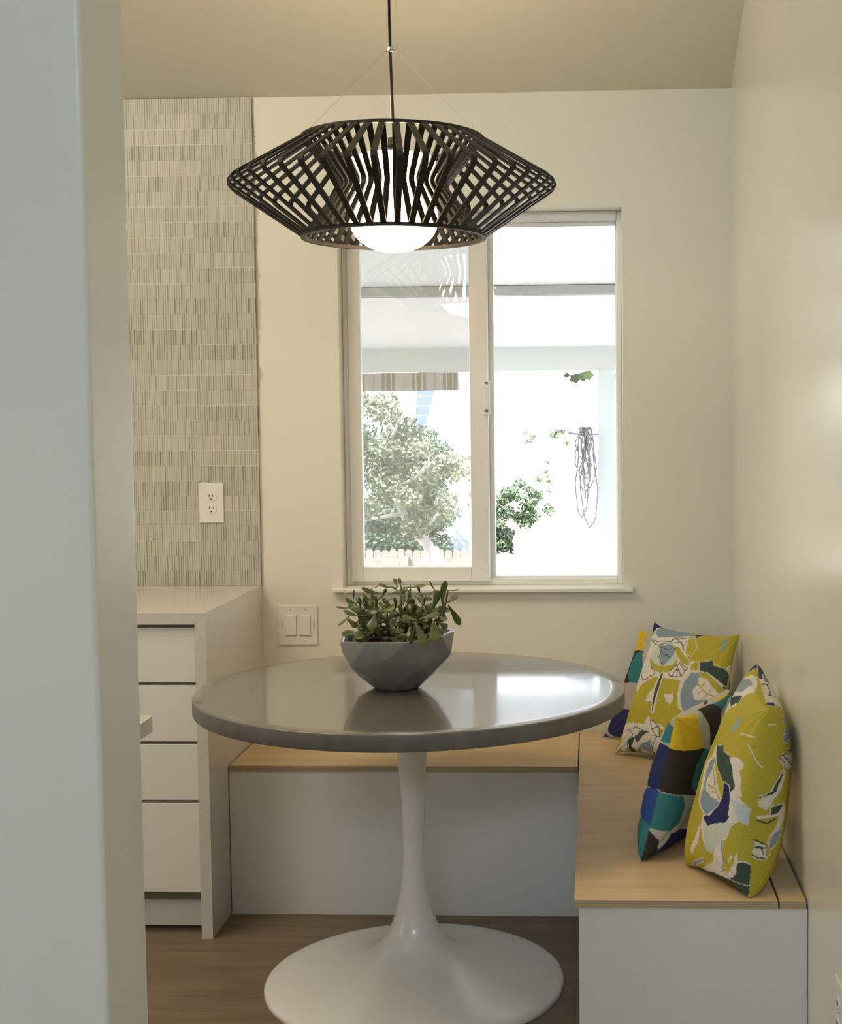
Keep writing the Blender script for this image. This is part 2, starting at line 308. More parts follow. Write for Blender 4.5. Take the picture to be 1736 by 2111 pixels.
for z in (1.466, 1.556): G().lathe([(.005, 0), (.006, .003), (.0, .004)], (-.333, Y0-.024, z), 12).out('screw', M['dark'], lt)
s_ = G().box(-.827, .133, D-.030, D+.075, .892, .9045).out('window_sill', M['trim'], win, bevel=.003)
G().box(-.815, .121, D-.006, D+.0, .884, .892).out('sill_apron', M['trim'], win)
# ------------------------------------------------------------ tile, counter, cabinet
tl = box('tile_backsplash', (-2.6, XC, D-.009, D-.0006, ZC+.0003, 2.4565), M['tile'], None, loc=(-1.8, D, ZC))
tag(tl, 'cream vertical stick mosaic tile panel above the counter', 'backsplash')
ct = thing('countertop', (-1.5, 4.0, 0), 'pale speckled quartz counter with waterfall end beside the bench', 'countertop')
TH = .0315; XE = -2.2
G().prism([(XE, ZC-TH), (XC-TH, ZC-TH), (XC-.0003, ZC), (XE, ZC)], 'y', YC, D-.001).out('counter_slab', M['quartz'], ct)
G().prism([(XC-TH, 0), (XC, 0), (XC, ZC-.0003), (XC-TH+.0003, ZC-TH-.0001)], 'y', YC, D-.001).out('waterfall_end', M['quartz'], ct)
cb = thing('drawer_cabinet', (-1.6, 4.0, 0), 'white handleless drawer cabinet under the quartz counter', 'cabinet')
CX1 = XC-TH-.001; CX0 = CX1-.9; YF = YC+.012
box('cabinet_body', (CX0, CX1, YF+.022, D-.01, .10, .882), M['channel'], cb)
box('toe_kick', (CX0, CX1, YF+.065, YF+.083, .010, .10), M['cab'], cb)
box('toe_gap', (CX0, CX1, YF+.08, YF+.10, .0, .02), M['dark'], cb)
for i, (a, b) in enumerate([(.128, .381), (.389, .546), (.554, .711), (.719, .872)]):
    d_ = box('drawer', (CX0+.001, CX1-.002, YF, YF+.019, a, b), M['cab'], cb, bevel=.0015)
    box('finger_channel', (CX0+.002, CX1-.003, YF+.019, YF+.0235, b-.004, b+.012), M['channel'], d_)
# second counter behind the partition
isl = thing('kitchen_island', (-1.6, 2.05, 0), 'pale island worktop corner peeking out behind the partition', 'island')
poly = [(-2.1, 1.78), (-.777, 1.78)]+[(-.777-.006+.006*math.cos(a), 2.367+.006*math.sin(a)) for a in [i*math.pi/10 for i in range(6)]]+[(-2.1, 2.373)]
G().prism(poly, 'z', .914-.030, .914).out('island_worktop', M['quartz'], isl, bevel=.003)
box('island_body', (-2.05, -1.15, 1.82, 2.33, 0, .884), M['cab'], isl)
# ------------------------------------------------------------ sockets and switches
def duplex(name, c, axis, label, wide=.079, hgt=.127):
    """axis 'y': faces -y on the back wall; 'x': faces -x on the right wall"""
    t = thing(name, c, label, 'outlet')
    def T(g, nm, m, par, bev=0):
        if axis == 'x': g.V = [(c[0]+(y-c[1]), c[1]-(x-c[0]), z) for x, y, z in g.V]
        return g.out(nm, m, par, bevel=bev)
    x, y, z = c
    T(G().box(x-wide/2, x+wide/2, y-.006, y, z-hgt/2, z+hgt/2), 'cover_plate', M['plate'], t, .002)
    for s in (1, -1):
        zz = z+s*.0195; w_, h_ = .017, .0145
        P_ = [(x+w_*max(-1, min(1, 1.12*math.cos(a))), zz+h_*math.sin(a)) for a in [k*math.pi/14 for k in range(28)]]
        rc = T(G().prism(P_, 'y', y-.0078, y-.005), 'receptacle', M['plate'], t, .0006)
        g = G().box(x-.0068, x-.0050, y-.0083, y-.0072, zz+.000, zz+.0085).box(x+.0050, x+.0066, y-.0083, y-.0072, zz+.001, zz+.0080)
        T(g, 'slot', M['dark'], rc)
        T(G().prism([(x+.0026*math.cos(a), zz-.0075+.0026*math.sin(a)) for a in [k*math.pi/6 for k in range(12)]], 'y', y-.0083, y-.0072), 'ground_hole', M['dark'], rc)
    T(G().prism([(x+.002*math.cos(a), z+.002*math.sin(a)) for a in [k*math.pi/5 for k in range(10)]], 'y', y-.0072, y-.005), 'screw', M['plate'], t)
    return t
duplex('power_outlet', (-1.2135, D-.009, 1.181), 'y', 'white double socket on the mosaic tile')
duplex('power_outlet', (XR, 2.408, .366), 'x', 'socket plate cut by the right edge on the right wall', wide=.076, hgt=.122)
sw = thing('light_switch', (-.944, D, .786), 'white double dimmer switch plate right of the counter', 'switch')
box('cover_plate', (-1.008, -.880, D-.006, D, .722, .850), M['plate'], sw, bevel=.002)
for x in (-.9665, -.9195):
    b_ = box('rocker', (x-.0175, x+.0175, D-.0095, D-.005, .752, .818), M['plate'], sw, bevel=.0012)
    G().box(x-.0178, x-.0172, D-.0066, D-.0055, .752, .818).box(x+.0172, x+.0178, D-.0066, D-.0055, .752, .818).box(x-.0178, x+.0178, D-.0066, D-.0055, .7505, .7515).out('rocker_gap', M['channel'], b_)
    box('indicator', (x+.0100, x+.0125, D-.0102, D-.0092, .7535, .7562), M['led'], b_)
    for z in (.735, .837): G().prism([(x+.0018*math.cos(a), z+.0018*math.sin(a)) for a in [k*math.pi/5 for k in range(10)]], 'y', D-.0068, D-.005).out('screw', M['channel'], sw)
for x, z in ((-.995, .786), (-.891, .786)): box('dimmer_slider', (x-.001, x+.001, D-.0075, D-.005, z-.010, z+.012), M['channel'], sw)
# ------------------------------------------------------------ benches
ZB, TL = .4407, .018; YB1, YB2, XB = 3.8959, 2.785, -.0399
bb = thing('storage_bench', (-.55, 4.1, 0), 'plywood topped white bench running under the window', 'bench')
box('front_panel', (XC+.002, XB-.001, YB1+.001, YB1+.019, 0, ZB-TL), M['panel'], bb, bevel=.0008)
box('carcass', (XC+.002, XB-.002, YB1+.020, D-.002, 0, ZB-TL-.001), M['panel'], bb)
box('lid', (XC+.003, XB-.0025, YB1-.001, D-.003, ZB-TL, ZB), M['ply'], bb, bevel=.001)
bs = thing('storage_bench', (.2, 3.4, 0), 'plywood topped white bench along the right wall holding the cushions', 'bench')
PXL = XB+.010
box('front_panel', (PXL, XR-.001, YB2+.003, YB2+.021, 0, ZB-TL), M['panel'], bs, bevel=.0008)
box('side_panel', (PXL, PXL+.018, YB2+.022, D-.003, 0, ZB-TL), M['panel'], bs)
box('carcass', (PXL+.019, XR-.001, YB2+.022, D-.004, 0, ZB-TL-.001), M['panel'], bs)
box('lid', (XB+.0008, XR-.062, YB2, YB1-.001, ZB-TL, ZB), M['ply'], bs, bevel=.001)
box('wall_strip', (XR-.058, XR-.004, YB2+.0005, YB1-.001, ZB-TL, ZB), M['ply'], bs, bevel=.001)
box('corner_panel', (XB+.0008, XR-.004, YB1+.0003, D-.003, ZB-TL, ZB), M['ply'], bs, bevel=.001)
# ------------------------------------------------------------ table
TX, TY = -.4565, 3.4196
tb = thing('pedestal_table', (TX, TY, 0), 'round grey topped table on a white trumpet pedestal', 'table')
R = .5389; e = .0405
prof = [(.0008, ZT), (.25, ZT), (.5, ZT), (R-.004, ZT), (R-.001, ZT-.0012), (R, ZT-.004), (R, ZT-e+.004), (R-.001, ZT-e+.001), (R-.005, ZT-e)]
tt = G().lathe([(r_, z_) for r_, z_ in prof[::-1]], (TX, TY, 0), 200).out('tabletop', M['concrete'], tb)
for p in tt.data.polygons: p.use_smooth = len(p.vertices) == 4
tt.data.materials.append(M['concrete_edge'])
for p in tt.data.polygons:
    if len(p.vertices) == 4 and abs(p.normal.z) < .6: p.material_index = 1
    if p.normal.z < -.5: p.material_index = 1
ctl = [(.3805, .0), (.3812, .006), (.379, .012), (.372, .0165), (.34, .024), (.28, .036), (.22, .049), (.17, .062), (.125, .079), (.095, .099), (.074, .125), (.060, .150), (.0508, .175), (.0440, .200), (.0365, .235), (.0318, .272), (.0290, .31), (.0280, .345), (.0282, .40), (.0293, .45), (.0308, .49), (.0335, .54), (.037, .59), (.0385, .62), (.041, .66), (.046, .69), (.056, .71), (.085, .7215), (.12, .723)]
def smoothprof(P, k=4):
    out = []
    for i in range(len(P)-1):
        p0, p1, p2, p3 = P[max(i-1, 0)], P[i], P[i+1], P[min(i+2, len(P)-1)]
        for j in range(k):
            t = j/k; out.append(tuple(.5*((2*p1[a])+(-p0[a]+p2[a])*t+(2*p0[a]-5*p1[a]+4*p2[a]-p3[a])*t*t+(-p0[a]+3*p1[a]-3*p2[a]+p3[a])*t**3) for a in (0, 1)))
    return out+[P[-1]]
pd = G().lathe(smoothprof(ctl), (TX, TY, 0), 128).out('pedestal', M['white_enamel'], tb, smooth=True)
# ------------------------------------------------------------ potted jade plant
BX, BY, BZ = -.492, 3.41, ZT
pp = thing('potted_plant', (BX, BY, BZ), 'jade plant in a faceted grey bowl on the table', 'potted plant')
rim, mid, low, base = [], [], [], []
K = 9
for k in range(K):
    a = (k+.2)*2*math.pi/K; b = (k+.7)*2*math.pi/K
    rim.append((.1475*math.cos(a), .1475*math.sin(a), .136+.007*math.cos(a)+.003*math.sin(k*2.3)))
    mid.append(((.140-.006*math.sin(k*2.1))*math.cos(b), (.140-.006*math.sin(k*2.1))*math.sin(b), .080+.014*math.sin(k*3.1+1.0)))
    low.append(((.098+.008*math.sin(k*1.7))*math.cos(a), (.098+.008*math.sin(k*1.7))*math.sin(a), .034+.010*math.sin(k*2.7)))
    base.append((.056*math.cos(b), .056*math.sin(b), .0))
V = rim+mid+low+base; Fc = []
for k in range(K):
    n = (k+1) % K
    Fc += [(k, K+k, n), (K+k, K+n, n) if False else (n, K+k, K+n), (K+k, 2*K+n, K+n) if False else (2*K+n, K+n, K+k)]
    Fc += [(2*K+k, 2*K+n, K+k), (2*K+k, 3*K+k, 2*K+n), (3*K+k, 3*K+n, 2*K+n)]
inn = [(x*.925, y*.925, z-.001) for x, y, z in rim]; inl = [(x*.84, y*.84, z-.05) for x, y, z in rim]
V += inn+inl
for k in range(K):
    n = (k+1) % K; Fc += [(n, 4*K+n, 4*K+k, k), (4*K+n, 5*K+n, 5*K+k, 4*K+k)]
Fc += [tuple(range(3*K, 4*K))[::-1], tuple(range(5*K, 6*K))]
bw = build('bowl', [(BX+x, BY+y, BZ+z+.0005) for x, y, z in V], Fc, M['pot'], pp)
bm = bmesh.new(); bm.from_mesh(bw.data); bmesh.ops.recalc_face_normals(bm, faces=bm.faces); bm.to_mesh(bw.data); bm.free()
bv = bw.modifiers.new('bevel', 'BEVEL'); bv.width = .0045; bv.segments = 4; bv.limit_method = 'ANGLE'; bv.angle_limit = .12
for p in bw.data.polygons: p.use_smooth = True
so = [(BX, BY, BZ+.118)]; sf = []
for j in range(1, 9):
    for k in range(36):
        a = k*math.pi/18; r_ = .1325*j/8; so.append((BX+r_*math.cos(a), BY+r_*math.sin(a), BZ+.116+.006*noise.noise(Vector((r_*40*math.cos(a), r_*40*math.sin(a), 0)))-.004*(j/8)**3))
sf = [(0, 1+k, 1+(k+1) % 36) for k in range(36)]+[(1+j*36+k, 1+(j+1)*36+k, 1+(j+1)*36+(k+1) % 36, 1+j*36+(k+1) % 36) for j in range(7) for k in range(36)]
build('soil', so, sf, M['soil'], pp, smooth=True)
JADE_LEAVES = [(-0.043,-0.066,0.202,-0.102,-0.068,0.209,0.02),(-0.034,-0.076,0.203,0.01,-0.076,0.211,0.016),(-0.052,0.015,0.194,-0.049,-0.011,0.237,0.024),(-0.035,-0.106,0.2,-0.043,-0.122,0.165,0.027),(-0.115,0.004,0.202,-0.149,-0.011,0.205,0.008),(-0.11,-0.016,0.191,-0.141,-0.021,0.158,0.012),(-0.108,0.043,0.208,-0.134,0.038,0.219,0.02),(-0.11,0.017,0.221,-0.103,-0.005,0.248,0.013),(-0.114,0.017,0.237,-0.139,0.032,0.237,0.008),(-0.1,0.002,0.213,-0.079,0.011,0.236,0.017),(-0.031,0.021,0.234,-0.086,-0.005,0.25,0.016),(-0.023,0.033,0.233,0.028,0.033,0.243,0.016),(-0.057,-0.027,0.253,-0.025,-0.055,0.27,0.006),(-0.002,0.047,0.245,-0.049,0.041,0.256,0.009),(0.003,0.027,0.249,-0.009,0.043,0.271,0.01),(0.011,0.027,0.252,0.003,0.045,0.271,0.01),(-0.009,-0.015,0.259,0.005,-0.003,0.248,0.013),(0.021,-0.008,0.255,0.075,0.01,0.256,0.013),(0.032,0.048,0.244,0.035,0.023,0.262,0.007),(0.069,-0.048,0.245,0.065,-0.067,0.263,0.013),(0.062,0.06,0.228,0.098,0.052,0.235,0.011),(0.102,0.015,0.241,0.085,0.001,0.269,0.008),(0.122,-0.026,0.208,0.127,-0.035,0.275,0.025),(0.094,-0.02,0.196,0.113,-0.02,0.248,0.019),(0.132,0.01,0.245,0.157,0.027,0.243,0.008),(0.128,0.023,0.212,0.152,0.041,0.227,0.016),(0.134,-0.016,0.211,0.163,-0.0,0.16,0.018),(0.116,0.021,0.204,0.137,-0.0,0.192,0.015),(0.072,-0.096,0.187,0.119,-0.081,0.198,0.019),(0.067,-0.086,0.183,0.029,-0.087,0.192,0.015),(0.071,-0.161,0.188,0.096,-0.177,0.136,0.026),(0.114,-0.156,0.191,0.119,-0.172,0.143,0.031),(0.119,-0.086,0.194,0.138,-0.107,0.184,0.019),(0.111,-0.016,0.167,0.129,-0.0,0.151,0.017),(0.027,-0.054,0.215,0.026,-0.043,0.242,0.017),(0.024,-0.013,0.206,0.06,-0.035,0.213,0.009),(0.021,-0.028,0.2,-0.014,-0.018,0.185,0.015),(0.021,0.047,0.151,-0.018,0.02,0.159,0.018),(0.048,-0.096,0.169,0.047,-0.118,0.146,0.011),(0.045,0.027,0.188,0.063,0.015,0.201,0.024),(0.063,0.049,0.217,0.082,0.07,0.216,0.013),(0.067,-0.0,0.214,0.087,0.022,0.191,0.007),(0.037,-0.026,0.249,0.074,-0.052,0.232,0.013),(-0.005,0.012,0.195,0.004,-0.016,0.23,0.017),(-0.08,-0.096,0.178,-0.068,-0.104,0.149,0.015),(-0.089,-0.106,0.158,-0.067,-0.124,0.141,0.021),(-0.049,-0.096,0.156,-0.091,-0.085,0.148,0.013),(-0.031,-0.025,0.224,-0.006,-0.005,0.224,0.008),(-0.091,0.051,0.157,-0.08,0.04,0.184,0.02),(0.047,-0.006,0.201,0.037,-0.009,0.227,0.024),(-0.035,0.018,0.232,-0.025,0.019,0.248,0.009),(-0.065,0.007,0.204,-0.083,0.009,0.222,0.015),(0.023,0.056,0.186,0.039,0.053,0.166,0.013),(-0.043,-0.01,0.166,-0.019,-0.002,0.178,0.013),(0.085,-0.035,0.201,0.081,-0.049,0.171,0.019),(-0.0,0.061,0.209,0.019,0.058,0.22,0.013)]
def jade_leaf(g, tones, a, b, w, tone):
    a, b = Vector(a), Vector(b); d = b-a; L = d.length; d.normalize()
    up = Vector((random.uniform(-.35, .35), random.uniform(-.9, -.2), random.uniform(.3, 1))).normalized(); s = d.cross(up).normalized(); n = s.cross(d)
    V = []; NS, NR = 11, 10
    for i in range(NS+1):
        t = math.sin(i/NS*math.pi/2); ww = max(.0006, w*.56*(.14+.98*min(1, t*1.25)**1.25)/1.12*math.sqrt(max(0, 1-t**5)))
        th = max(.0006, min(.0048, w*.13)*math.sqrt(max(.01, 1-t**6))*(.5+.5*t)); c = a+d*L*t-n*(.10*L*4*t*(1-t))*.5+n*.06*L*t*t
        V += [c+s*ww*math.cos(k*2*math.pi/NR)+n*(th*math.sin(k*2*math.pi/NR)+.12*ww*math.cos(k*2*math.pi/NR)**2) for k in range(NR)]
    F_ = [(i*NR+k, i*NR+(k+1) % NR, (i+1)*NR+(k+1) % NR, (i+1)*NR+k) for i in range(NS) for k in range(NR)]+[tuple(range(NR))[::-1], tuple(range(NS*NR, (NS+1)*NR))]
    g.add(V, F_); tones += [tone]*len(V)
g = G(); tones = []; stems = G(); rnd = random.Random(11)
O = Vector((BX, BY, BZ))
ends = []
for (ax, ay, az, bx, by, bz, w_) in JADE_LEAVES:
    jade_leaf(g, tones, O+Vector((ax, ay, az)), O+Vector((bx, by, bz)), w_*1.12, rnd.uniform(.25, 1)); ends.append(Vector((ax, ay, az)))
tips = [Vector((rnd.uniform(-.095, .085), rnd.uniform(-.08, .09), rnd.uniform(.165, .215))) for _ in range(24)]
for T_ in tips:
    ph = rnd.uniform(0, 3.14)
    for lvl in range(3):
        c = T_-Vector((0, 0, .022))*lvl
        for s in (0, math.pi):
            an = ph+lvl*1.57+s; L = rnd.uniform(.030, .050)*(.75+.2*lvl)
            jade_leaf(g, tones, O+c, O+c+Vector((math.cos(an)*L, math.sin(an)*L, L*(.75-.45*lvl))), L*.5, rnd.uniform(0, .7))
    stems.tube([O+Vector((T_.x*.55, T_.y*.55, .112)), O+Vector((T_.x*.75, T_.y*.8, .145)), O+T_], [.004, .003, .0018], 7)
for i in range(0, len(ends), 3):
    a = ends[i]
    if a.z > .13: stems.tube([O+Vector((a.x*.6, max(-.12, a.y*.6), .110)), O+Vector((a.x*.9, a.y*.95, .11+(a.z-.11)*.55)), O+a], [.0045, .0038, .002], 7)
fo = g.out('foliage', M['jade'], pp, smooth=True); at = fo.data.attributes.new('tone', 'FLOAT', 'POINT'); at.data.foreach_set('value', tones)
stems.out('stems', M['stem'], pp, smooth=True)
# ------------------------------------------------------------ pendant lamp
LX, LY = -.4835, 3.42
lp = thing('pendant_lamp', (LX, LY, 2.0), 'black slatted pendant lamp glowing above the round table', 'lamp')
ZT_, ZW, ZBt = 2.124, 2.0135, 1.889; RT_, RW, RI = .2225, .4095, .130
def rounded(P, rad, n=5):
    out = []; k = len(P)
    for i in range(k):
        p0, p1, p2 = Vector(P[i-1]), Vector(P[i]), Vector(P[(i+1) % k]); r_ = rad[i]
        a = p1+(p0-p1).normalized()*r_; b = p1+(p2-p1).normalized()*r_
        out += [(a*(1-t)**2+p1*2*t*(1-t)+b*t*t) for t in [j/n for j in range(n+1)]]
    return out
loop = rounded([(RT_, ZT_), (RW, ZW), (RT_+.002, ZBt), (RI, ZW-.004)], [.004, .022, .004, .018])
cen = Vector((.26, ZW)); NRIB = 44; tw, tt_ = .0072, .0022
for k in range(NRIB):
    a = (k+.25)*2*math.pi/NRIB; er = Vector((math.cos(a), math.sin(a), 0)); et = Vector((-math.sin(a), math.cos(a), 0)); n = len(loop); V = []
    for i, p in enumerate(loop):
        t = (loop[(i+1) % n]-loop[i-1]).normalized(); nn = Vector((t.y, -t.x))
        for (s, u) in ((-1, -1), (1, -1), (1, 1), (-1, 1)):
            q_ = p+nn*tt_*u; V.append(Vector((LX, LY, 0))+er*q_.x+Vector((0, 0, q_.y))+et*tw*s)
    Fc = [(i*4+j, i*4+(j+1) % 4, ((i+1) % n)*4+(j+1) % 4, ((i+1) % n)*4+j) for i in range(n) for j in range(4)]
    build('rib', V, Fc, M['black'], lp)
def ring(nm, r0, r1, z0_, z1_, m, par):
    o = G().lathe([(r0, z0_), (r1, z0_), (r1, z1_), (r0, z1_)], (LX, LY, 0), 128, closed=True).out(nm, m, par); return o
ring('top_ring', RT_-.004, RT_+.004, ZT_-.004, ZT_+.004, M['black'], lp)
ring('bottom_ring', RT_-.004, RT_+.006, ZBt-.005, ZBt+.004, M['black'], lp)
cap = []
for j in range(13): a = j/12*math.pi/2; cap.append((.1085*math.sin(a)+.0003, 1.928-.078*math.cos(a)))
sh = G().lathe(cap+[(.1085, 2.065), (.104, 2.078), (.09, 2.084), (.02, 2.086)], (LX, LY, 0), 64).out('glass_shade', M['opal'], lp, smooth=True)
G().lathe([(.03, 2.086), (.03, 2.10), (.012, 2.112), (.012, 2.13)], (LX, LY, 0), 32).out('lamp_holder', M['black'], lp)
CZ = ceilz(LY)
HZ = 2.343
cpts = [Vector((LX+.004*math.sin(z*7), LY+.002*math.sin(z*5), z)) for z in np.linspace(2.12, CZ-.01, 24)]
G().tube(cpts, .0034, 10).out('cord', M['cord'], lp, smooth=True)
hb = G().lathe([(.004, -.006), (.0115, -.006), (.0130, -.004), (.0130, .004), (.0115, .006), (.004, .006)], (LX+.0015, LY, HZ), 40).out('hub', M['chrome'], lp, bevel=.0005)
for a in (math.radians(-18), math.radians(100), math.radians(198)):
    e_ = Vector((math.cos(a), math.sin(a), 0)); c_ = Vector((LX, LY, 0))
    G().tube([c_+e_*RT_+Vector((0, 0, ZT_)), c_+e_*.010+Vector((0, 0, HZ))], .0006, 6).out('suspension_wire', M['wire'], lp)
    G().tube([c_+e_*.010+Vector((0, 0, HZ)), c_+e_*.022+Vector((0, 0, CZ-.01))], .0006, 6).out('suspension_wire', M['wire'], lp)
G().lathe([(.065, -.03), (.065, .04), (.01, .045)], (LX, LY, CZ-.0), 48).out('canopy', M['black'], lp)
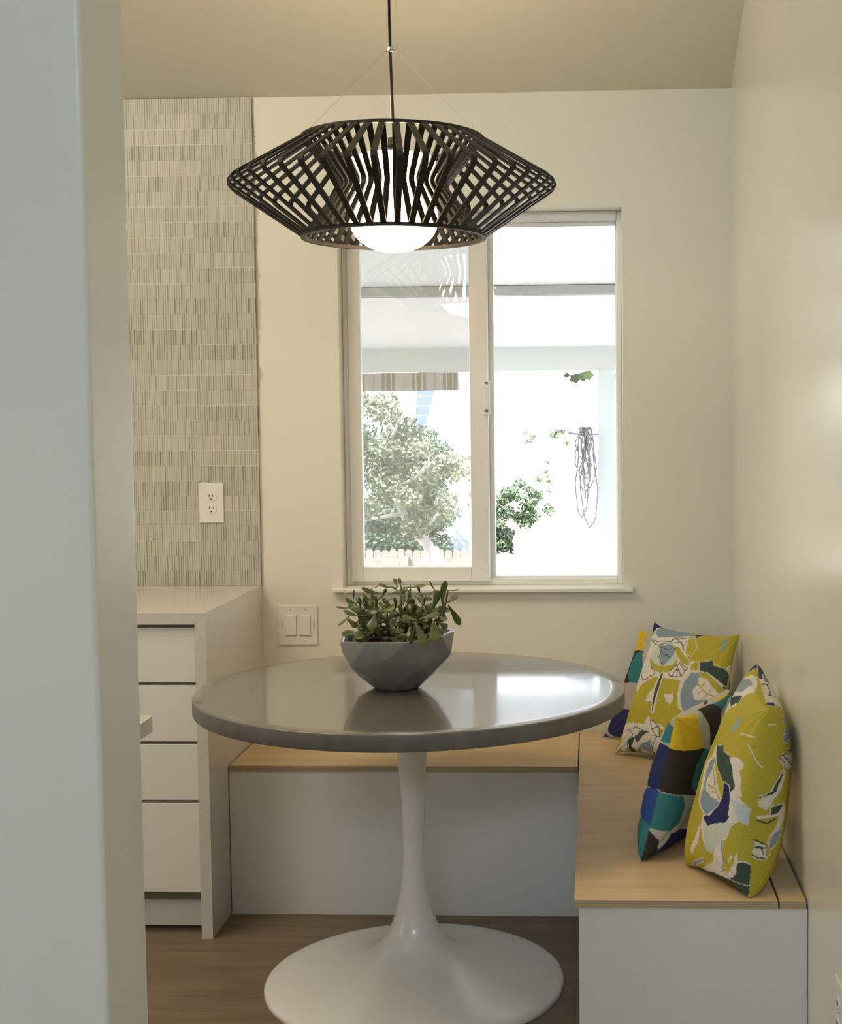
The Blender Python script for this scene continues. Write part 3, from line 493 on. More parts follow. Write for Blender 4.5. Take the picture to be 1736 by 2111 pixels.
PATTERN = {
 'floral_side': ([(-1,'cream',0,[(0.163,0.2),(-0.25,0.225),(-0.45,0.225),(-0.575,0.275),(-0.712,0.288),(-0.775,0.263),(-0.762,0.213),(-0.712,0.188),(-0.775,0.137),(-0.787,0.05),(-0.825,-0.012),(-0.775,-0.025),(-0.938,-0.087),(-0.925,-0.237),(-0.838,-0.237),(-0.738,-0.275),(-0.675,-0.4),(-0.613,-0.463),(-0.562,-0.725),(-0.575,-0.775),(0.238,-0.95),(-0.325,-0.725),(-0.438,-0.55),(-0.287,-0.625),(-0.125,-0.613),(0.025,-0.45),(-0.037,-0.362),(0.25,-0.3),(0.363,0.012),(0.2,0.075)]),
(-1,'ice',0,[(-0.65,-0.087),(-0.938,-0.087),(-0.925,-0.237),(-0.825,-0.225),(-0.738,-0.137)]),
(-1,'mint',0,[(-0.087,-0.438),(-0.688,-0.287),(-0.738,-0.287),(-0.587,-0.45),(-0.312,-0.65),(-0.188,-0.637)]),
(-1,'slate',0,[(0.188,0.062),(0.012,0.113),(0.025,-0.05),(0.05,-0.15),(-0.125,-0.188),(-0.425,-0.162),(-0.412,-0.212),(-0.262,-0.3),(-0.1,-0.362),(0.175,-0.287),(0.163,-0.162),(0.238,-0.037)]),
(-1,'cream',0,[(-0.012,0.062),(-0.25,0.012),(-0.475,-0.137),(-0.425,-0.162),(-0.15,-0.175),(0.038,-0.175),(0.113,-0.1),(0.038,-0.012)]),
(-1,'chart',0,[(0.0,0.113),(-0.25,0.05),(-0.438,0.012),(-0.487,-0.062),(-0.463,-0.137),(-0.2,-0.012),(-0.05,0.05)]),
(-1,'green',0.8,[(0.1,0.213),(-0.037,0.238),(-0.15,0.275),(-0.212,0.225),(-0.412,0.238),(-0.575,0.175),(-0.637,0.1),(-0.688,0.062),(-0.7,0.025),(-0.637,-0.037),(-0.625,-0.075),(-0.438,0.012),(-0.212,0.05),(0.038,0.15)]),
(-1,'navy',0,[(-0.45,0.012),(-0.587,0.012),(-0.637,-0.087),(-0.65,-0.175),(-0.637,-0.225),(-0.675,-0.237),(-0.613,-0.3),(-0.362,-0.375),(-0.237,-0.425),(-0.037,-0.387),(-0.1,-0.362),(-0.25,-0.337),(-0.412,-0.212),(-0.487,-0.1)]),
(-1,'cream',0,[(-0.825,-0.512),(-0.85,-0.587),(-0.787,-0.712),(-0.688,-0.812),(-0.55,-0.838),(-0.738,-0.675)]),
(-1,'cream',0,[(-0.712,-0.562),(-0.75,-0.562),(-0.662,-0.712),(-0.625,-0.775),(-0.688,-0.662)]),
(-1,'cream',0,[(0.238,-0.95),(0.325,-0.963),(0.088,-0.887),(-0.3,-0.787),(-0.625,-0.762),(-0.575,-0.85),(0.012,-0.95),(0.062,-0.95)]),
(-1,'cream',0,[(0.4,-0.75),(0.213,-0.625),(0.075,-0.475),(0.0,-0.463),(0.088,-0.625),(0.312,-0.775)]),
(-1,'slate',0,[(0.388,-0.875),(0.125,-0.8),(-0.075,-0.75),(-0.062,-0.775),(0.238,-0.863),(0.688,-1.0)]),
(-1,'green',1.6,[(-0.85,-0.6),(-0.9,-0.575),(-1.06,-0.575),(-1.06,-0.662),(-1.06,-0.712),(-1.06,-0.775),(-0.6,-0.85),(-0.787,-0.725)]),
(-1,'green',0,[(0.137,-0.95),(0.113,-0.95),(-0.2,-0.875),(-0.6,-0.838),(-1.06,-0.775),(-0.95,-0.975),(-1.06,-1.0),(-0.875,-0.938),(-0.45,-0.938),(0.1,-0.95)]),
(-1,'cream',0,[(-0.55,-0.938),(-0.662,-0.938),(-0.662,-0.938),(-0.75,-0.938),(-0.637,-0.938),(-0.587,-0.938)]),
(-1,'cream',0,[(0.638,0.625),(0.725,0.7),(0.763,0.738),(0.525,0.988),(0.2,0.975),(-0.137,0.913),(-0.025,0.738),(0.038,0.613),(0.5,0.425),(0.513,0.425),(0.6,0.55)]),
(-1,'slate',0,[(0.738,0.713),(0.4,0.888),(0.163,0.913),(0.15,0.763),(0.463,0.65)]),
(-1,'mint',0,[(0.613,0.575),(0.288,0.7),(0.3,0.638),(0.375,0.525),(0.525,0.45)]),
(-1,'green',0,[(0.75,0.525),(0.012,0.75),(-0.025,0.675),(0.238,0.55)]),
(-1,'chart',0,[(0.75,0.725),(0.75,0.838),(0.775,1.0),(0.488,0.988),(0.575,0.838)]),
(-1,'navy',0,[(0.738,0.825),(0.975,0.988),(0.775,1.0),(0.738,0.838)]),
(-1,'sky',0,[(-0.362,0.6),(-0.412,0.6),(-0.3,0.45),(-0.212,0.438)]),
(1,'cream',0,[(0.5,1.0),(0.638,0.9),(0.113,0.812),(-0.062,0.75),(-0.487,1.0),(-0.05,1.0)]),
(1,'green',0,[(1.0,1.0),(0.788,0.875),(0.613,0.888),(0.45,1.0)]),
(1,'slate',0,[(0.663,0.95),(0.575,0.888),(0.375,0.838),(0.5,0.875),(0.438,0.963)]),
(1,'navy',0,[(-0.425,1.0),(-0.3,0.938),(-0.375,0.913),(-0.562,1.0)]),
(1,'slate',1.3,[(-0.075,0.738),(-0.262,0.688),(-0.3,0.588),(-0.725,0.588),(-0.8,0.625),(-0.637,0.713),(-0.5,0.825)]),
(1,'cream',0,[(-1.06,0.888),(-1.06,0.775),(-1.06,0.725),(-1.06,0.8)]),
(1,'cream',0,[(-1.06,0.725),(-0.875,0.763),(-1.06,0.688)]),
(1,'cream',0,[(-1.06,0.5),(-1.06,0.5),(-1.06,0.463)]),
(1,'cream',0,[(-0.863,0.45),(-0.7,0.513),(-0.287,0.475),(-0.425,0.375),(-0.575,0.338),(-0.787,0.363),(-0.863,0.413)]),
(1,'chart',0,[(-0.825,0.475),(-0.625,0.525),(-0.287,0.538),(-0.3,0.463),(-0.675,0.475)]),
(1,'cream',0,[(-0.75,0.35),(-0.8,0.188),(-0.9,0.062),(-0.95,-0.05),(-1.06,-0.037),(-0.938,0.088),(-0.912,0.175),(-0.838,0.3)]),
(1,'green',0,[(-0.787,0.35),(-0.875,0.15),(-1.06,-0.037),(-0.938,0.113),(-0.838,0.288)]),
(1,'slate',0,[(-1.06,0.1),(-1.06,0.113),(-1.06,0.062),(-1.06,0.012)]),
(1,'ice',0,[(-1.06,0.125),(-1.06,0.175),(-1.06,0.125)]),
(1,'cream',0,[(-0.95,0.075),(-1.06,0.012),(-1.06,-0.05),(-1.06,-0.112),(-1.06,-0.225),(-1.06,-0.2),(-1.06,-0.1),(-1.06,-0.025),(-1.06,0.05)]),
(1,'cream',0,[(-0.925,-0.087),(-1.06,-0.162),(-1.06,-0.287),(-1.06,-0.35),(-1.06,-0.438),(-1.06,-0.5),(-0.9,-0.5),(-0.875,-0.475),(-0.9,-0.287),(-0.7,-0.1),(-0.7,0.038),(-0.912,0.0)]),
(1,'green',0,[(-0.912,0.0),(-0.75,0.038),(-0.825,-0.037),(-0.912,-0.087)]),
(1,'chart',0,[(-1.06,-0.175),(-0.812,-0.062),(-0.838,-0.162),(-0.9,-0.262),(-0.912,-0.35),(-1.06,-0.362),(-1.06,-0.3)]),
(1,'chart',0,[(-0.912,-0.35),(-0.875,-0.362),(-0.85,-0.425),(-0.9,-0.463)]),
(1,'slate',0,[(-0.725,-0.175),(-0.8,-0.312),(-0.863,-0.387),(-0.887,-0.35),(-0.85,-0.225)]),
],[(-1,'olive',[(-0.425,-0.15),(-0.175,-0.075),(-0.012,0.038)]),
(-1,'olive',[(-0.25,-0.1),(0.012,-0.112)]),
(-1,'olive',[(-0.3,-0.125),(-0.1,-0.15)]),
(-1,'olive',[(-0.188,-0.062),(-0.25,0.0)]),
(-1,'slate',[(-0.587,-0.475),(-0.562,-0.562),(-0.575,-0.675),(-0.537,-0.762),(-0.45,-0.8)]),
(-1,'slate',[(-0.6,-0.475),(-0.575,-0.562),(-0.587,-0.662)]),
(1,'green',[(-0.05,1.0),(-0.087,0.963),(0.088,0.875),(0.113,0.812)]),
(1,'green',[(0.238,1.0),(0.375,0.95),(0.175,0.925),(-0.05,0.95)]),
(1,'green',[(-0.85,0.438),(-0.787,0.413),(-0.762,0.363)]),
(1,'green',[(-0.787,0.463),(-0.637,0.413),(-0.425,0.35)]),
(1,'green',[(-0.863,0.45),(-0.7,0.513),(-0.287,0.475)]),
(1,'green',[(-1.06,-0.362),(-1.06,-0.438),(-1.06,-0.475),(-0.9,-0.487)]),
(1,'green',[(-1.06,-0.375),(-1.06,-0.412),(-0.912,-0.375)]),
(1,'green',[(-1.06,-0.45),(-0.95,-0.387),(-0.925,-0.45)]),
(1,'green',[(-0.912,-0.35),(-1.06,-0.337),(-1.06,-0.35)]),
(1,'green',[(-1.06,-0.162),(-0.925,-0.162),(-0.863,-0.1)]),
(-1,'chart2',[(-0.55,0.5),(-0.762,0.463),(-0.887,0.463),(-0.938,0.488)]),
(-1,'cream',[(-0.762,0.463),(-0.875,0.388),(-1.06,0.275)]),
(-1,'cream',[(-0.512,0.488),(-0.863,0.55)]),
]),
 'geo_side': ([(-1,'teal',0,[(-0.525,0.875),(-1.06,0.738),(-1.06,0.5),(-0.762,0.513),(-0.688,0.638),(-0.775,0.738)]),
(-1,'aqua',0,[(-0.762,0.513),(-1.06,0.5),(-1.06,0.625),(-1.06,0.538)]),
(-1,'navy',0,[(-0.762,0.5),(-1.06,0.488),(-1.06,0.288),(-1.06,-0.025),(-0.775,-0.025),(-0.637,0.2)]),
(-1,'royal',0,[(-0.812,-0.037),(-1.06,-0.025),(-1.06,-0.225),(-1.06,-0.45),(-0.85,-0.412),(-0.712,-0.362),(-0.675,-0.188)]),
(-1,'teal',0,[(-0.587,-0.487),(-0.838,-0.4),(-1.06,-0.45),(-1.06,-0.662),(-1.06,-1.0),(-1.06,-0.95),(-0.725,-0.675)]),
(1,'yellow',0,[(-1.06,1.0),(-0.688,1.0),(-0.375,0.95),(-0.45,0.7),(-0.325,0.413),(-0.662,0.45),(-1.06,0.475)]),
(1,'char',0,[(-1.06,0.475),(-0.662,0.45),(-0.325,0.425),(-0.287,0.213),(-0.275,-0.15),(-0.65,-0.075),(-1.06,-0.025)]),
(1,'teal',0,[(-0.312,0.413),(-0.062,0.338),(-0.2,-0.037),(-0.412,-0.1),(-0.5,0.025),(-0.475,0.25)]),
(1,'teal',0,[(-1.06,-0.037),(-0.637,-0.087),(-0.55,-0.225),(-0.575,-0.425),(-0.688,-0.5),(-1.06,-0.463)]),
(1,'char',0,[(-1.06,-0.5),(-1.06,-0.463),(-0.838,-0.6),(-0.738,-0.8),(-0.838,-0.9),(-1.06,-0.963),(-1.06,-0.738)]),
(1,'navy',0,[(-0.662,-0.537),(-0.438,-0.537),(0.513,-0.775),(-0.037,-0.775),(-0.425,-0.838),(-0.8,-0.875),(-0.712,-0.725)]),
(1,'char',0,[(-0.188,0.988),(0.137,0.975),(0.238,0.95),(0.312,0.788),(-0.062,0.338),(-0.2,0.438),(-0.162,0.675),(-0.237,0.85)]),
(1,'teal',0,[(0.213,0.95),(0.95,0.95),(0.9,0.888),(0.312,0.788)]),
(1,'yellow',0,[(0.375,1.0),(0.975,0.975),(0.938,0.925),(0.388,0.95)]),
(-1,'char',0,[(-0.225,1.0),(0.188,1.0),(0.725,0.738),(0.062,1.0)]),
],[]),
 'floral_corner': ([(1,'cream',0,[(-0.85,-0.012),(-0.85,0.062),(-0.863,0.238),(-0.863,0.45),(-0.875,0.7),(-0.775,0.888),(-0.05,0.875),(0.075,0.65),(0.088,0.5),(0.137,0.4),(0.238,0.325),(0.25,0.225),(0.125,0.1),(-0.362,0.113),(-0.625,0.0),(-0.7,-0.1)]),
(1,'chart',0,[(-0.85,0.625),(-0.875,0.7),(-0.787,0.763),(-0.762,0.713),(-0.863,0.638)]),
(1,'mint',0,[(-0.85,0.55),(-0.863,0.638),(-0.675,0.638),(-0.738,0.538),(-0.863,0.45)]),
(1,'slate',0,[(-0.75,0.738),(-0.625,0.913),(-0.438,0.938),(-0.225,0.938),(0.062,0.863),(0.163,0.788),(-0.075,0.775),(-0.175,0.725),(-0.6,0.663)]),
(1,'slate',0,[(-0.512,0.538),(-0.212,0.575),(-0.087,0.5),(-0.15,0.375),(-0.25,0.263),(-0.3,0.263)]),
(1,'mint',0,[(-0.6,0.375),(-0.512,0.538),(-0.3,0.263),(-0.45,0.275)]),
(1,'ice',0,[(-0.075,0.475),(-0.037,0.4),(-0.1,0.325),(-0.225,0.263),(-0.15,0.375)]),
(1,'chart',0,[(-0.662,0.375),(-0.438,0.263),(-0.275,0.25),(-0.087,0.288),(-0.037,0.388),(-0.012,0.275),(-0.137,0.175),(-0.312,0.163),(-0.5,0.225)]),
(1,'chart',0,[(-0.188,0.55),(-0.1,0.55),(0.062,0.438),(0.213,0.35),(0.175,0.3),(0.05,0.325),(-0.05,0.413)]),
(1,'chart',0,[(0.025,0.725),(0.125,0.75),(0.238,0.588),(0.175,0.438),(0.075,0.463),(0.05,0.588)]),
(1,'cream',0,[(-0.287,0.163),(-0.2,0.175),(-0.212,-0.025),(-0.2,-0.337),(-0.262,-0.35),(-0.275,-0.2),(-0.412,-0.212),(-0.4,-0.125),(-0.312,-0.025)]),
(1,'green',0,[(-0.262,0.15),(-0.225,0.163),(-0.225,-0.025),(-0.237,-0.325),(-0.25,-0.312),(-0.287,-0.087)]),
(1,'cream',0,[(-0.087,-0.087),(0.0,-0.087),(0.062,-0.062),(0.088,-0.137),(0.038,-0.212),(-0.05,-0.162)]),
(1,'cream',0,[(0.125,0.137),(0.25,0.263),(0.175,0.363),(0.338,0.388),(0.375,0.263),(0.55,0.325),(1.0,0.175),(1.0,0.163),(0.963,0.113),(0.788,-0.012),(0.513,-0.212),(0.338,-0.3),(0.188,-0.225),(0.125,-0.075)]),
(1,'slate',0,[(0.263,0.213),(0.4,0.25),(0.438,0.188),(0.425,0.113),(0.375,0.0),(0.425,-0.087),(0.625,-0.062),(0.538,-0.175),(0.363,-0.287),(0.238,-0.212),(0.175,-0.062),(0.2,0.1)]),
(1,'chart',0,[(0.225,0.325),(0.325,0.388),(0.375,0.275),(0.25,0.25)]),
(1,'green',0.8,[(0.35,0.375),(0.5,0.413),(0.575,0.438),(0.625,0.375),(0.838,0.363),(1.0,0.325),(1.0,0.213),(1.0,0.163),(0.938,0.163),(0.725,0.213),(0.562,0.263),(0.4,0.275)]),
(1,'navy',0,[(0.888,0.163),(1.0,0.163),(1.0,0.163),(0.913,0.113)]),
(1,'chart',0,[(0.4,0.263),(0.575,0.25),(0.763,0.175),(0.925,0.125),(0.812,0.038),(0.6,0.15),(0.425,0.2)]),
(1,'cream',0,[(0.413,0.175),(0.562,0.188),(0.688,0.1),(0.85,0.05),(0.738,-0.012),(0.6,-0.062),(0.425,-0.075),(0.363,0.0),(0.425,0.113)]),
(1,'cream',0,[(0.85,0.388),(1.0,0.45),(1.0,0.425),(1.0,0.338),(1.0,0.225),(1.0,0.238),(1.0,0.325)]),
(1,'navy',0,[(-0.875,0.7),(-0.938,0.838),(-1.0,1.0),(-0.625,0.963),(-0.775,0.775)]),
(1,'green',0,[(0.075,0.838),(0.25,0.925),(0.15,0.738)]),
(1,'sky',0,[(0.638,0.763),(0.688,0.812),(0.738,0.638),(0.688,0.588)]),
(1,'cream',0,[(-1.0,-0.5),(-0.337,-0.487),(-0.3,-0.387),(-0.15,-0.463),(-0.025,-0.463),(0.038,-0.525),(-0.05,-0.762),(-0.15,-1.0),(-0.512,-1.0),(-1.0,-1.0),(-0.812,-0.812),(-0.8,-0.6)]),
(1,'chart',0,[(-0.925,-1.0),(-0.725,-0.838),(-0.775,-1.0),(-0.838,-1.0)]),
(1,'green',0,[(-0.613,-0.725),(-0.475,-0.688),(-0.537,-0.838),(-0.45,-1.0),(-0.55,-1.0),(-0.738,-1.0),(-0.587,-1.0),(-0.587,-0.838)]),
(1,'green',0,[(-0.487,-0.675),(-0.35,-0.575),(-0.225,-0.587),(-0.35,-0.662),(-0.425,-0.787)]),
(1,'slate',0,[(-0.45,-0.938),(-0.35,-0.787),(-0.188,-0.688),(-0.162,-0.812),(-0.225,-1.0),(-0.438,-1.0),(-0.487,-1.0)]),
(1,'mint',0,[(-0.55,-0.575),(-0.362,-0.537),(-0.438,-0.65)]),
(1,'cream',0,[(-0.35,-0.875),(-0.262,-0.912),(-0.25,-1.0),(-0.375,-1.0)]),
(1,'chart',0,[(-0.087,-0.512),(0.025,-0.537),(-0.037,-0.65)]),
],[(1,'olive',[(0.8,0.012),(0.613,0.012),(0.4,0.113)]),
(1,'olive',[(0.613,0.012),(0.675,0.088)]),
(1,'olive',[(0.613,0.012),(0.562,-0.062)]),
(1,'olive',[(0.538,0.05),(0.45,-0.012)]),
(1,'olive',[(0.513,0.075),(0.525,0.137)]),
(1,'ink',[(-0.787,0.625),(-0.613,0.55),(-0.525,0.55),(-0.225,0.6),(-0.075,0.638)]),
(1,'ink',[(-0.8,0.6),(-0.6,0.6),(-0.3,0.613),(-0.188,0.7),(-0.012,0.725)]),
(1,'ink',[(-0.275,0.613),(-0.25,0.713),(-0.15,0.663),(-0.05,0.6),(0.038,0.5)]),
(1,'ink',[(-0.863,0.3),(-0.863,0.425),(-0.775,0.5)]),
(1,'ink',[(-0.863,0.363),(-0.838,0.388),(-0.787,0.312),(-0.863,0.3)]),
(1,'ink',[(-0.85,0.188),(-0.613,0.05),(-0.438,0.113),(-0.387,0.163),(-0.5,0.225),(-0.625,0.35)]),
(1,'ink',[(-0.512,0.538),(-0.4,0.488),(-0.4,0.375),(-0.287,0.263)]),
(1,'ink',[(-0.412,0.513),(-0.237,0.475),(-0.2,0.525),(-0.125,0.5)]),
(1,'ink',[(-0.362,0.413),(-0.237,0.4),(-0.162,0.363)]),
(1,'ink',[(0.0,0.288),(0.012,0.325),(0.188,0.263),(0.125,0.163),(0.05,0.137),(-0.112,0.137),(-0.087,0.225),(0.0,0.288)]),
(1,'ink',[(0.0,0.288),(0.05,0.15)]),
(1,'ink',[(0.012,0.25),(0.125,0.163)]),
(1,'ink',[(0.012,0.25),(-0.037,0.15)]),
(1,'ink',[(0.038,0.3),(0.163,0.225)]),
(1,'ink',[(0.012,0.675),(-0.025,0.55),(0.038,0.5)]),
(1,'ink',[(-0.25,-0.425),(-0.188,-0.537),(-0.075,-0.5),(-0.15,-0.45),(-0.25,-0.425)]),
(1,'ink',[(-0.075,-0.5),(-0.037,-0.625),(-0.175,-0.625)]),
(1,'ink',[(-0.188,-0.537),(-0.087,-0.637),(-0.162,-0.787),(-0.175,-0.988)]),
(1,'ink',[(-0.738,-0.613),(-0.637,-0.575),(-0.525,-0.65),(-0.613,-0.762),(-0.625,-0.988),(-0.712,-1.0),(-0.75,-0.912)]),
(1,'ink',[(-0.55,-0.575),(-0.512,-0.537),(-0.412,-0.562),(-0.312,-0.587),(-0.262,-0.575)]),
(1,'ink',[(-0.45,-0.662),(-0.362,-0.662),(-0.412,-0.6),(-0.275,-0.6)]),
(1,'ink',[(-0.35,-0.787),(-0.287,-0.762),(-0.2,-0.787)]),
(1,'ink',[(-0.188,-0.875),(-0.15,-0.925),(-0.188,-1.0)]),
]),
 'geo_corner': ([(1,'yellow',0,[(-1.0,1.0),(-0.7,0.975),(-0.65,0.538),(-0.938,0.525)]),
(1,'char',0,[(-0.938,0.513),(-0.625,0.538),(-0.55,0.025),(-0.925,0.0)]),
(1,'teal',0,[(-0.65,0.538),(-0.425,0.038),(-0.7,0.012),(-0.838,0.15),(-0.875,0.35),(-0.787,0.475)]),
(1,'taupe',0,[(-0.925,0.0),(-0.412,0.012),(-0.425,-0.387),(-0.75,-0.387)]),
(1,'navy',0,[(-0.925,-0.4),(-0.425,-0.387),(-0.475,-0.9),(-0.625,-0.988),(-0.787,-0.85),(-0.95,-0.662),(-0.938,-0.525)]),
(1,'royal',0,[(-0.963,-0.863),(-0.863,-0.825),(-0.75,-1.0),(-1.0,-1.0)]),
(1,'black',0,[(1.0,1.0),(1.0,0.312),(1.0,0.3),(1.0,0.85)]),
],[]),
}
FC = dict(chart=(.45, .385, .05), chart2=(.38, .33, .045), cream=(.70, .64, .56), ice=(.50, .58, .58), mint=(.55, .60, .50), slate=(.24, .31, .36), green=(.055, .085, .07), navy=(.030, .035, .115), olive=(.36, .33, .05),
          ink=(.10, .11, .12), teal=(.045, .20, .215), aqua=(.26, .46, .46), royal=(.035, .075, .30), yellow=(.70, .47, .035), char=(.040, .034, .028), taupe=(.46, .39, .33), black=(.012, .012, .02), stone=(.47, .46, .39), sky=(.25, .40, .48))
PILLOWS = dict(
 floral_side=dict(BN=(.321,2.80,.443),BF=(.207,3.00,.443),TN=(.375,2.89,.815),TF=(.392,3.25,.85),T=.104,Tneg=.070,pinch=.05,sag=.08,e=.36,n=260),
 geo_side=dict(BN=(.106,3.03,.443),BF=(.26,3.34,.443),TN=(.190,3.12,.750),TF=(.341,3.42,.756),T=.062,pinch=.05,sag=.12,e=.36,n=240),
 floral_corner=dict(BN=(.064,4.044,.443),BF=(.35,3.80,.443),TN=(.192,4.2,.815),TF=(.435,4.02,.805),T=.055,pinch=.10,sag=.1,e=.42,n=240),
 geo_corner=dict(BN=(.033,4.26,.443),BF=(.40,4.00,.443),TN=(.150,4.30,.775),TF=(.432,4.14,.775),T=.035,pinch=.06,sag=.1,e=.42,n=160),
)
def pillow_side(p, side, n):
    t=np.linspace(-1,1,n+1); q0=1-np.abs(t); g=np.sign(t)*(1-q0**2.4*1.15/(q0**1.4+.15))
    u,v=np.meshgrid(g,g,indexing='ij'); tu,tv=np.meshgrid(t,t,indexing='ij')
    pin=p['pinch']
    U=u*(1-pin*(1-v**4)*np.abs(u)**2); V=v*(1-pin*(1-u**4)*np.abs(v)**2)
    a=(U+1)/2; b=(V+1)/2
    q={k:np.array(p[k],float) for k in ('BN','BF','TN','TF')}
    base=(((1-a)*(1-b))[...,None]*q['BN']+(a*(1-b))[...,None]*q['BF']+((1-a)*b)[...,None]*q['TN']+(a*b)[...,None]*q['TF'])
    d=(q['TF']-q['TN'])+(q['BF']-q['BN']); w=(q['TN']-q['BN'])+(q['TF']-q['BF'])
    nr=np.cross(d,w); nr/=np.linalg.norm(nr)
    h=(p['T'] if side>0 else p.get('Tneg',p['T']))*np.clip((1-u*u)*(1-v*v),0,1)**p['e']*(1-p['sag']*v)
    ed=np.clip((1-u*u)*(1-v*v),0,1)**.25
    wr=(.5*np.sin(5.1*u+3.3*v+side)+.35*np.sin(9*v-4*u+1.7*side)+.25*np.sin(13*u+2+6*v))
    cr=np.exp(-((u+1)**2+(v-1)**2)*3)*np.sin(16*np.arctan2(1.02-v,u+1.02))+np.exp(-((u+1)**2+(v+1)**2)*3)*np.sin(16*np.arctan2(1.02+v,u+1.02))+np.exp(-((u-1)**2+(v-1)**2)*3)*np.sin(16*np.arctan2(1.02-v,1.02-u))
    h=h+ed*(.0022*wr+.0035*cr)
    h=np.where(h<0,0,h)
    P=base+side*h[...,None]*nr
    P[...,2]=np.maximum(P[...,2],.4415); P[...,0]=np.minimum(P[...,0],.437); P[...,1]=np.minimum(P[...,1],4.346)
    return P,tu,tv
def inside_dist(u, v, poly):
    x, y = u.ravel(), v.ravel(); ins = np.zeros(x.shape, bool); dist = np.full(x.shape, 9.)
    for i in range(len(poly)):
        x1, y1 = poly[i-1]; x2, y2 = poly[i]
        if y1 != y2: c = ((y1 > y) != (y2 > y)) & (x < (x2-x1)*(y-y1)/(y2-y1)+x1); ins ^= c
        dist = np.minimum(dist, seg(x, y, x1, y1, x2, y2))
    return ins.reshape(u.shape), dist.reshape(u.shape)
def seg(x, y, x1, y1, x2, y2):
    dx, dy = x2-x1, y2-y1; L = dx*dx+dy*dy+1e-12; t = np.clip(((x-x1)*dx+(y-y1)*dy)/L, 0, 1); return np.hypot(x-x1-t*dx, y-y1-t*dy)
def pillow(key, name, label, group, basecol):
    p = PILLOWS[key]; n = p['n']; allV, allC, allF = [], [], []; off = Vector(((p['BN'][0]+p['BF'][0])/2, (p['BN'][1]+p['BF'][1])/2, ZB))
    for side in (1, -1):
        Pt, u, v = pillow_side(p, side, n); C_ = np.tile(np.array(FC[basecol]), (n+1, n+1, 1))
        wob = .010*np.sin(u*37+v*11)+.008*np.sin(v*53-u*19); uu = u+wob*(.35 if 'floral' in key else .05); vv = v+wob.T*(.35 if 'floral' in key else .05)
        polys, lines = PATTERN[key]
        for (s, c, o_, pts) in polys:
            if s != side: continue
            ins, ds = inside_dist(uu, vv, pts)
            if 'floral' in key:
                k_ = o_*.009 if o_ else (.009 if c != 'cream' else 0)
                if k_: C_[ins | (ds < k_)] = FC['cream'] if c not in ('mint', 'ice', 'sky') else FC[c]
            C_[ins] = FC[c]
        for (s, c, pts) in lines:
            if s != side: continue
            for i in range(len(pts)-1): C_[seg(uu, vv, *pts[i], *pts[i+1]) < .0065] = FC[c]
        if side == -1 and key in ('floral_corner', 'geo_corner'): C_[:] = FC['navy' if 'geo' in key else 'chart']
        k = len(allV)*(n+1)*(n+1); allV.append(Pt.reshape(-1, 3)); allC.append(C_.reshape(-1, 3))
        i, j = np.meshgrid(np.arange(n), np.arange(n), indexing='ij'); a = (i*(n+1)+j).ravel()+k; q_ = np.stack([a, a+n+1, a+n+2, a+1], 1)
        allF.append(q_ if side == 1 else q_[:, ::-1])
    V = np.concatenate(allV)-np.array(off); Cc = np.concatenate(allC); Fq = np.concatenate(allF)
    me = bpy.data.meshes.new(name); me.vertices.add(len(V)); me.vertices.foreach_set('co', V.ravel()); me.loops.add(Fq.size); me.loops.foreach_set('vertex_index', Fq.ravel().astype(np.int32))
    me.polygons.add(len(Fq)); me.polygons.foreach_set('loop_start', (np.arange(len(Fq))*4).astype(np.int32)); me.polygons.foreach_set('loop_total', np.full(len(Fq), 4, np.int32)); me.polygons.foreach_set('use_smooth', np.ones(len(Fq), bool))
    me.update(calc_edges=True); ca = me.color_attributes.new('print', 'FLOAT_COLOR', 'POINT'); ca.data.foreach_set('color', np.concatenate([Cc, np.ones((len(Cc), 1))], 1).ravel())
    me.materials.append(M['fabric']); o = bpy.data.objects.new(name, me); COL.objects.link(o); o.location = off
    bm = bmesh.new(); bm.from_mesh(me); bmesh.ops.remove_doubles(bm, verts=bm.verts, dist=1e-5); bm.to_mesh(me); bm.free(); me.validate()
    return tag(o, label, 'cushion', group)
pillow('floral_side', 'throw_pillow', 'large leafy lime green cushion leaning on the right wall, nearest the bench end', 'cushions on the bench', 'chart')
pillow('geo_side', 'throw_pillow', 'teal yellow and charcoal patchwork cushion in front, left of the lime one', 'cushions on the bench', 'stone')
pillow('floral_corner', 'throw_pillow', 'leafy lime green cushion standing farther back in the bench corner', 'cushions on the bench', 'chart')
pillow('geo_corner', 'throw_pillow', 'patchwork cushion mostly hidden behind the farther lime green cushion', 'cushions on the bench', 'stone')
# ------------------------------------------------------------ outdoors
struct(box('patio_floor', (-9, 9, YB, 9.6, -.35, -.15), M['concrete_out']), 'pale concrete patio outside the window', 'patio')
struct(box('garden_ground', (-30, 30, 9.6, 60, -2.6, -2.3), M['soil_out']), 'garden ground beyond the patio', 'ground')
pc = thing('patio_cover', (-1, 6.5, 2.0), 'white patio roof seen through the upper window', 'patio cover')
def pz(y): return 2.215-(y-4.6)*.085
G().prism([(4.55, pz(4.55)), (8.7, pz(8.7)), (8.7, pz(8.7)+.06), (4.55, pz(4.55)+.06)], 'x', -4.5, 2.2).out('roof_panel', M['patio_white'], pc)
G().box(-4.5, 2.2, 8.36, 8.44, 1.752, 1.93).out('front_beam', M['patio_beam'], pc)
G().box(-4.5, 2.2, 6.36, 6.385, 2.02, pz(6.4)).box(-4.5, 2.2, 6.415, 6.44, 2.02, pz(6.4)).out('cross_beam', M['patio_grey'], pc)
G().box(-4.5, 2.2, 6.387, 6.413, 2.045, pz(6.4)).out('beam_web', M['patio_white'], pc)
box('post', (.045, .150, 8.35, 8.45, -.15, 1.752), M['patio_post'], pc, bevel=.004)
box('post', (-3.6, -3.5, 8.35, 8.45, -.15, 1.752), M['patio_post'], pc, bevel=.004)
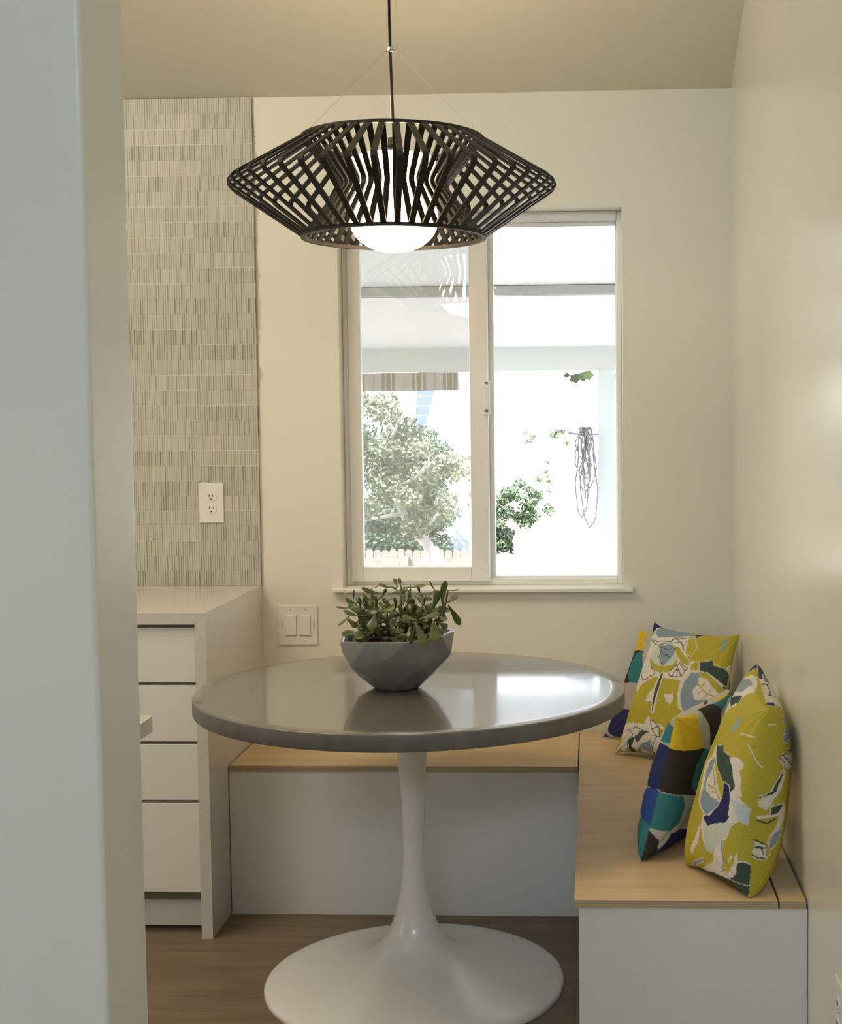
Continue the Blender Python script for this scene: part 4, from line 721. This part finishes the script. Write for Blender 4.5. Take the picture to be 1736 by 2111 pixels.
aw = G().box(-2.6, -.812, 8.465, 8.475, 1.642, 1.752).out('awning_valance', M['awning'], None, loc=(-1.7, 8.47, 1.7)); tag(aw, 'brown striped awning valance hanging under the patio beam', 'awning')
hk = thing('coiled_rope', (-.03, 8.33, 1.4), 'coil of grey rope hanging on the white patio post', 'rope')
g = G(); rr = random.Random(5)
for k in range(9):
    cx_ = .0+rr.uniform(-.035, .015); hw = rr.uniform(.018, .055); zb_ = [1.30-.1*k*.6, .80, .86, 1.02, 1.1, .98, 1.2, 1.12, 1.05][k]; zt = 1.395+rr.uniform(-.01, .015)
    pts = []
    for j in range(29):
        a = j/28*2*math.pi; zz = (zt+zb_)/2+(zt-zb_)/2*math.cos(a); x = cx_-.02+hw*math.sin(a)*(1.0+.25*math.sin(3*a+k))*(.75 if zz > 1.2 else 1)+.004*math.sin(j*1.7+k)
        pts.append((x, 8.32-.004*k+.006*math.sin(j), zz))
    g.tube(pts, .0048, 6)
g.out('rope_loops', M['rope'], hk, smooth=True); G().tube([(-.135, 8.33, 1.375), (-.06, 8.335, 1.362), (.045, 8.36, 1.365)], .006, 8).out('hook', M['rope'], hk)
def leaves(g, tones, c, rad, n, size, rnd, lo=0, hi=1, stretch=1.8):
    for _ in range(n):
        d = Vector((rnd.gauss(0, 1), rnd.gauss(0, 1), rnd.gauss(0, 1))).normalized()*rnd.random()**.4
        p = Vector(c)+Vector((d.x*rad[0], d.y*rad[1], d.z*rad[2])); a = Vector((rnd.gauss(0, 1), rnd.gauss(0, 1), rnd.gauss(0, 1))).normalized(); b = a.orthogonal().normalized(); s = size*rnd.uniform(.6, 1.3)
        g.add([p-a*s, p-b*s/stretch+a.cross(b)*s*.15, p+a*s, p+b*s/stretch+a.cross(b)*s*.15], [(0, 1, 2, 3)]); tones += [rnd.uniform(lo, hi)]*4
def plant(t, blobs, m, size, seed, part='foliage'):
    g = G(); to = []; rnd = random.Random(seed)
    for (c, r, n, lo, hi) in blobs: leaves(g, to, c, r, n, size, rnd, lo, hi)
    o = g.out(part, m, t); at = o.data.attributes.new('tone', 'FLOAT', 'POINT'); at.data.foreach_set('value', to); return o
t = thing('garden_tree', (-1.45, 13, -2.3), 'leaning pale trunked grey green tree behind the left pane', 'tree')
G().tube([(-1.30, 12.8, -2.3), (-1.36, 12.9, -.6), (-1.453, 13, .08), (-1.566, 13, .306), (-1.727, 13, .47), (-1.93, 13.1, .864), (-2.063, 13.3, 1.33), (-2.0, 13.4, 1.8)], [.09, .08, .062, .05, .04, .03, .022, .01], 10).out('trunk', M['bark'], t, smooth=True)
rnd = random.Random(21)
for (a, b, c) in [((-1.66, 12.9, .42), (-1.5, 12.8, .52), (-1.42, 12.7, .62)), ((-1.9, 12.9, .82), (-1.62, 12.8, .95), (-1.40, 12.6, 1.16)), ((-1.95, 12.9, .9), (-2.2, 12.8, 1.0), (-2.35, 12.7, 1.25)), ((-1.8, 12.9, .6), (-2.1, 12.8, .55), (-2.4, 12.7, .42)), ((-2.0, 13, 1.1), (-1.8, 12.8, 1.45), (-1.7, 12.7, 1.6)), ((-1.62, 12.8, .95), (-1.5, 12.7, 1.1), (-1.5, 12.7, 1.2))]:
    G().tube([a, b, c], [.022, .013, .004], 6).out('branch', M['bark'], t, smooth=True)
bl = []
for _ in range(46):
    x = rnd.uniform(-2.5, -1.45); z = rnd.uniform(.45, 1.72)
    if (x > -1.78 and z > 1.35) or (x > -1.55 and z > 1.2): continue
    bl.append(((x, 13+rnd.uniform(-.5, .5), z), (.16, .2, .11), 170, rnd.choice([0, .3]), rnd.choice([.6, 1])))
for _ in range(22): bl.append(((rnd.uniform(-1.7, -1.05), 13+rnd.uniform(-.4, .4), rnd.uniform(.5, 1.15)), (.10, .2, .06), 34, .7, 1))
plant(t, bl, M['leaf_a'], .026, 3)
t = thing('evergreen_shrub', (-2.9, 20.6, -2.3), 'dense dark evergreen behind the pale tree', 'shrub')
G().tube([(-3.0, 20.6, -2.3), (-3.0, 20.6, 1.6)], .12, 8).out('stem', M['bark'], t)
bl = [((rnd.uniform(-3.9, -2.25), 20.6+rnd.uniform(-.3, .3), rnd.uniform(-.7, 1.3)), (.32, .35, .32), 420, 0, .8) for _ in range(44)]
plant(t, bl, M['leaf_b'], .036, 4)
t = thing('evergreen_shrub', (-2.5, 18.7, -2.3), 'low bushy dark shrub above the fence', 'shrub')
G().tube([(-2.3, 18.7, -2.3), (-2.3, 18.7, 0)], .08, 8).out('stem', M['bark'], t)
bl = [((rnd.uniform(-3.1, -2.0), 18.8+rnd.uniform(-.2, .2), rnd.uniform(-.6, .35)), (.24, .26, .22), 380, 0, .7) for _ in range(18)]
plant(t, bl, M['leaf_b'], .032, 6)
# fence with dog-ear boards
fn = thing('picket_fence', (-2.4, 18, -2.3), 'weathered dog-ear board fence low behind the left pane', 'fence')
for k in range(18):
    x = -3.25+k*.105; zt = -.205+random.uniform(-.008, .008); w_ = .048
    G().prism([(x-w_, -2.3), (x+w_, -2.3), (x+w_, zt-.03), (x+w_-.022, zt), (x-w_+.022, zt), (x-w_, zt-.03)], 'y', 18, 18.02).out('picket', M['fence'], fn)
box('rail', (-3.35, -1.35, 17.95, 17.995, -.42, -.31), M['fence'], fn); box('post', (-2.50, -2.40, 17.87, 17.95, -2.3, -.28), M['fence'], fn)
st = G().tube([(-1.437, 12.6, -2.3), (-1.437, 12.6, .20), (-1.44, 12.6, .285), (-1.425, 12.6, .315)], [.05, .046, .042, .012], 9).out('tree_stump', M['bark'], None, loc=(-1.437, 12.6, -2.3)); tag(st, 'pale sawn upright stump before the fence', 'stump')
# right pane shrubs
t = thing('leafy_shrub', (-.7, 11, -2.3), 'sunlit ivy like shrub low in the right pane', 'shrub')
G().tube([(-.8, 11, -2.3), (-.78, 11, .5)], .04, 8).out('stem', M['bark'], t)
bl = []
for _ in range(34):
    x = rnd.uniform(-.83, -.32); z = rnd.uniform(.60, .98)
    if z > 1.05-abs(x+.5)*.7 or (x > -.4 and z > .78): continue
    bl.append(((x, 11+rnd.uniform(-.1, .1), z), (.06, .08, .05), 80, 0, 1))
for _ in range(18): bl.append(((rnd.uniform(-.83, -.62), 11+rnd.uniform(-.1, .1), rnd.uniform(.40, .62)), (.05, .08, .05), 90, 0, .5))
plant(t, bl, M['leaf_c'], .017, 8)
gw = box('garden_wall', (-.597, 1.6, 10.55, 10.75, -2.3, .565), M['stucco'], None, loc=(.3, 10.6, -2.3)); tag(gw, 'low white garden wall block behind the patio post', 'wall block')
for nm, lab, x0, x1, za, zb2, n in [('ivy_sprig', 'small green ivy sprig high on the white house wall', -1.5, -.45, 1.05, 1.32, 10), ('ivy_sprig', 'dark ivy sprig lower on the white house wall', -1.0, -.70, .18, .72, 8)]:
    t = thing(nm, ((x0+x1)/2, 25.99, za), lab, 'ivy')
    G().tube([(x0, 25.99, (za+zb2)/2), ((x0+x1)/2, 25.98, zb2-.02), (x1, 25.99, za+.02)], .004, 5).out('stem', M['bark'], t)
    plant(t, [((rnd.uniform(x0, x1), 25.97, rnd.uniform(za, zb2)), (.08, .02, .05), 10, .0, 1) for _ in range(n)], M['leaf_c'], .038, n)
vn = thing('hanging_vine', (-.06, 8.7, 1.9), 'large green grape leaves hanging under the patio beam', 'vine')
g = G(); to = []
for (x, z, s, tn) in [(-.150, 1.735, .022, .35), (-.100, 1.715, .040, .3), (-.052, 1.725, .040, .5), (-.020, 1.735, .042, 1), (.175, 1.72, .04, .4), (.19, 1.66, .03, .3)]:
    P_ = []
    for k in range(15):
        a = k*2*math.pi/15; r_ = s*(1 if k % 3 == 0 else (.72 if k % 3 == 1 else .78)); P_.append((x+r_*math.cos(a)+.1*s, 8.7+.3*r_*math.sin(a), z+r_*math.sin(a)*.9))
    g.add(P_, [tuple(range(15))]); to += [tn]*15
o = g.out('leaves', M['leaf_c'], vn); o.data.attributes.new('tone', 'FLOAT', 'POINT').data.foreach_set('value', to)
G().tube([(-.25, 8.72, 1.80), (0, 8.72, 1.79), (.3, 8.72, 1.78)], .004, 6).out('stem', M['bark'], vn)
# neighbour house
nh = thing('neighbour_house', (-1, 26, -2.3), 'bright white neighbouring house beyond the garden', 'house')
box('wall', (-3.05, -1.92, 26, 26.2, -2.3, .84), M['stucco'], nh); box('wall', (-1.92, 7, 26, 26.2, -2.3, 4.2), M['stucco'], nh)
G().prism([(25.4, .88), (25.4, .83), (26.2, .83), (29.5, 2.7), (29.5, 2.75)], 'x', -3.2, -1.93).out('roof', M['roof'], nh)
box('eave', (-3.2, -1.93, 25.36, 25.4, .80, .885), M['eave'], nh)
bh = thing('blue_house', (-3, 31, -2.3), 'blue gabled house far behind the trees', 'house')
G().prism([(-4.6, -2.3), (-3.1, -2.3), (-3.1, 1.7), (-3.45, 2.6), (-4.6, 3.4)][::1] if False else [(-4.3, -2.3), (-3.18, -2.3), (-3.18, 1.55), (-3.13, 2.2), (-3.3, 2.75), (-3.85, 2.9)], 'y', 31, 33).out('wall', M['blue_siding'], bh)
sd = box('garden_shed', (-2.28, -1.98, 22, 23, -2.3, -.02), M['blue_shed'], None, loc=(-2.1, 22, -2.3)); tag(sd, 'pale blue boarded shed beside the dark shrub', 'shed')
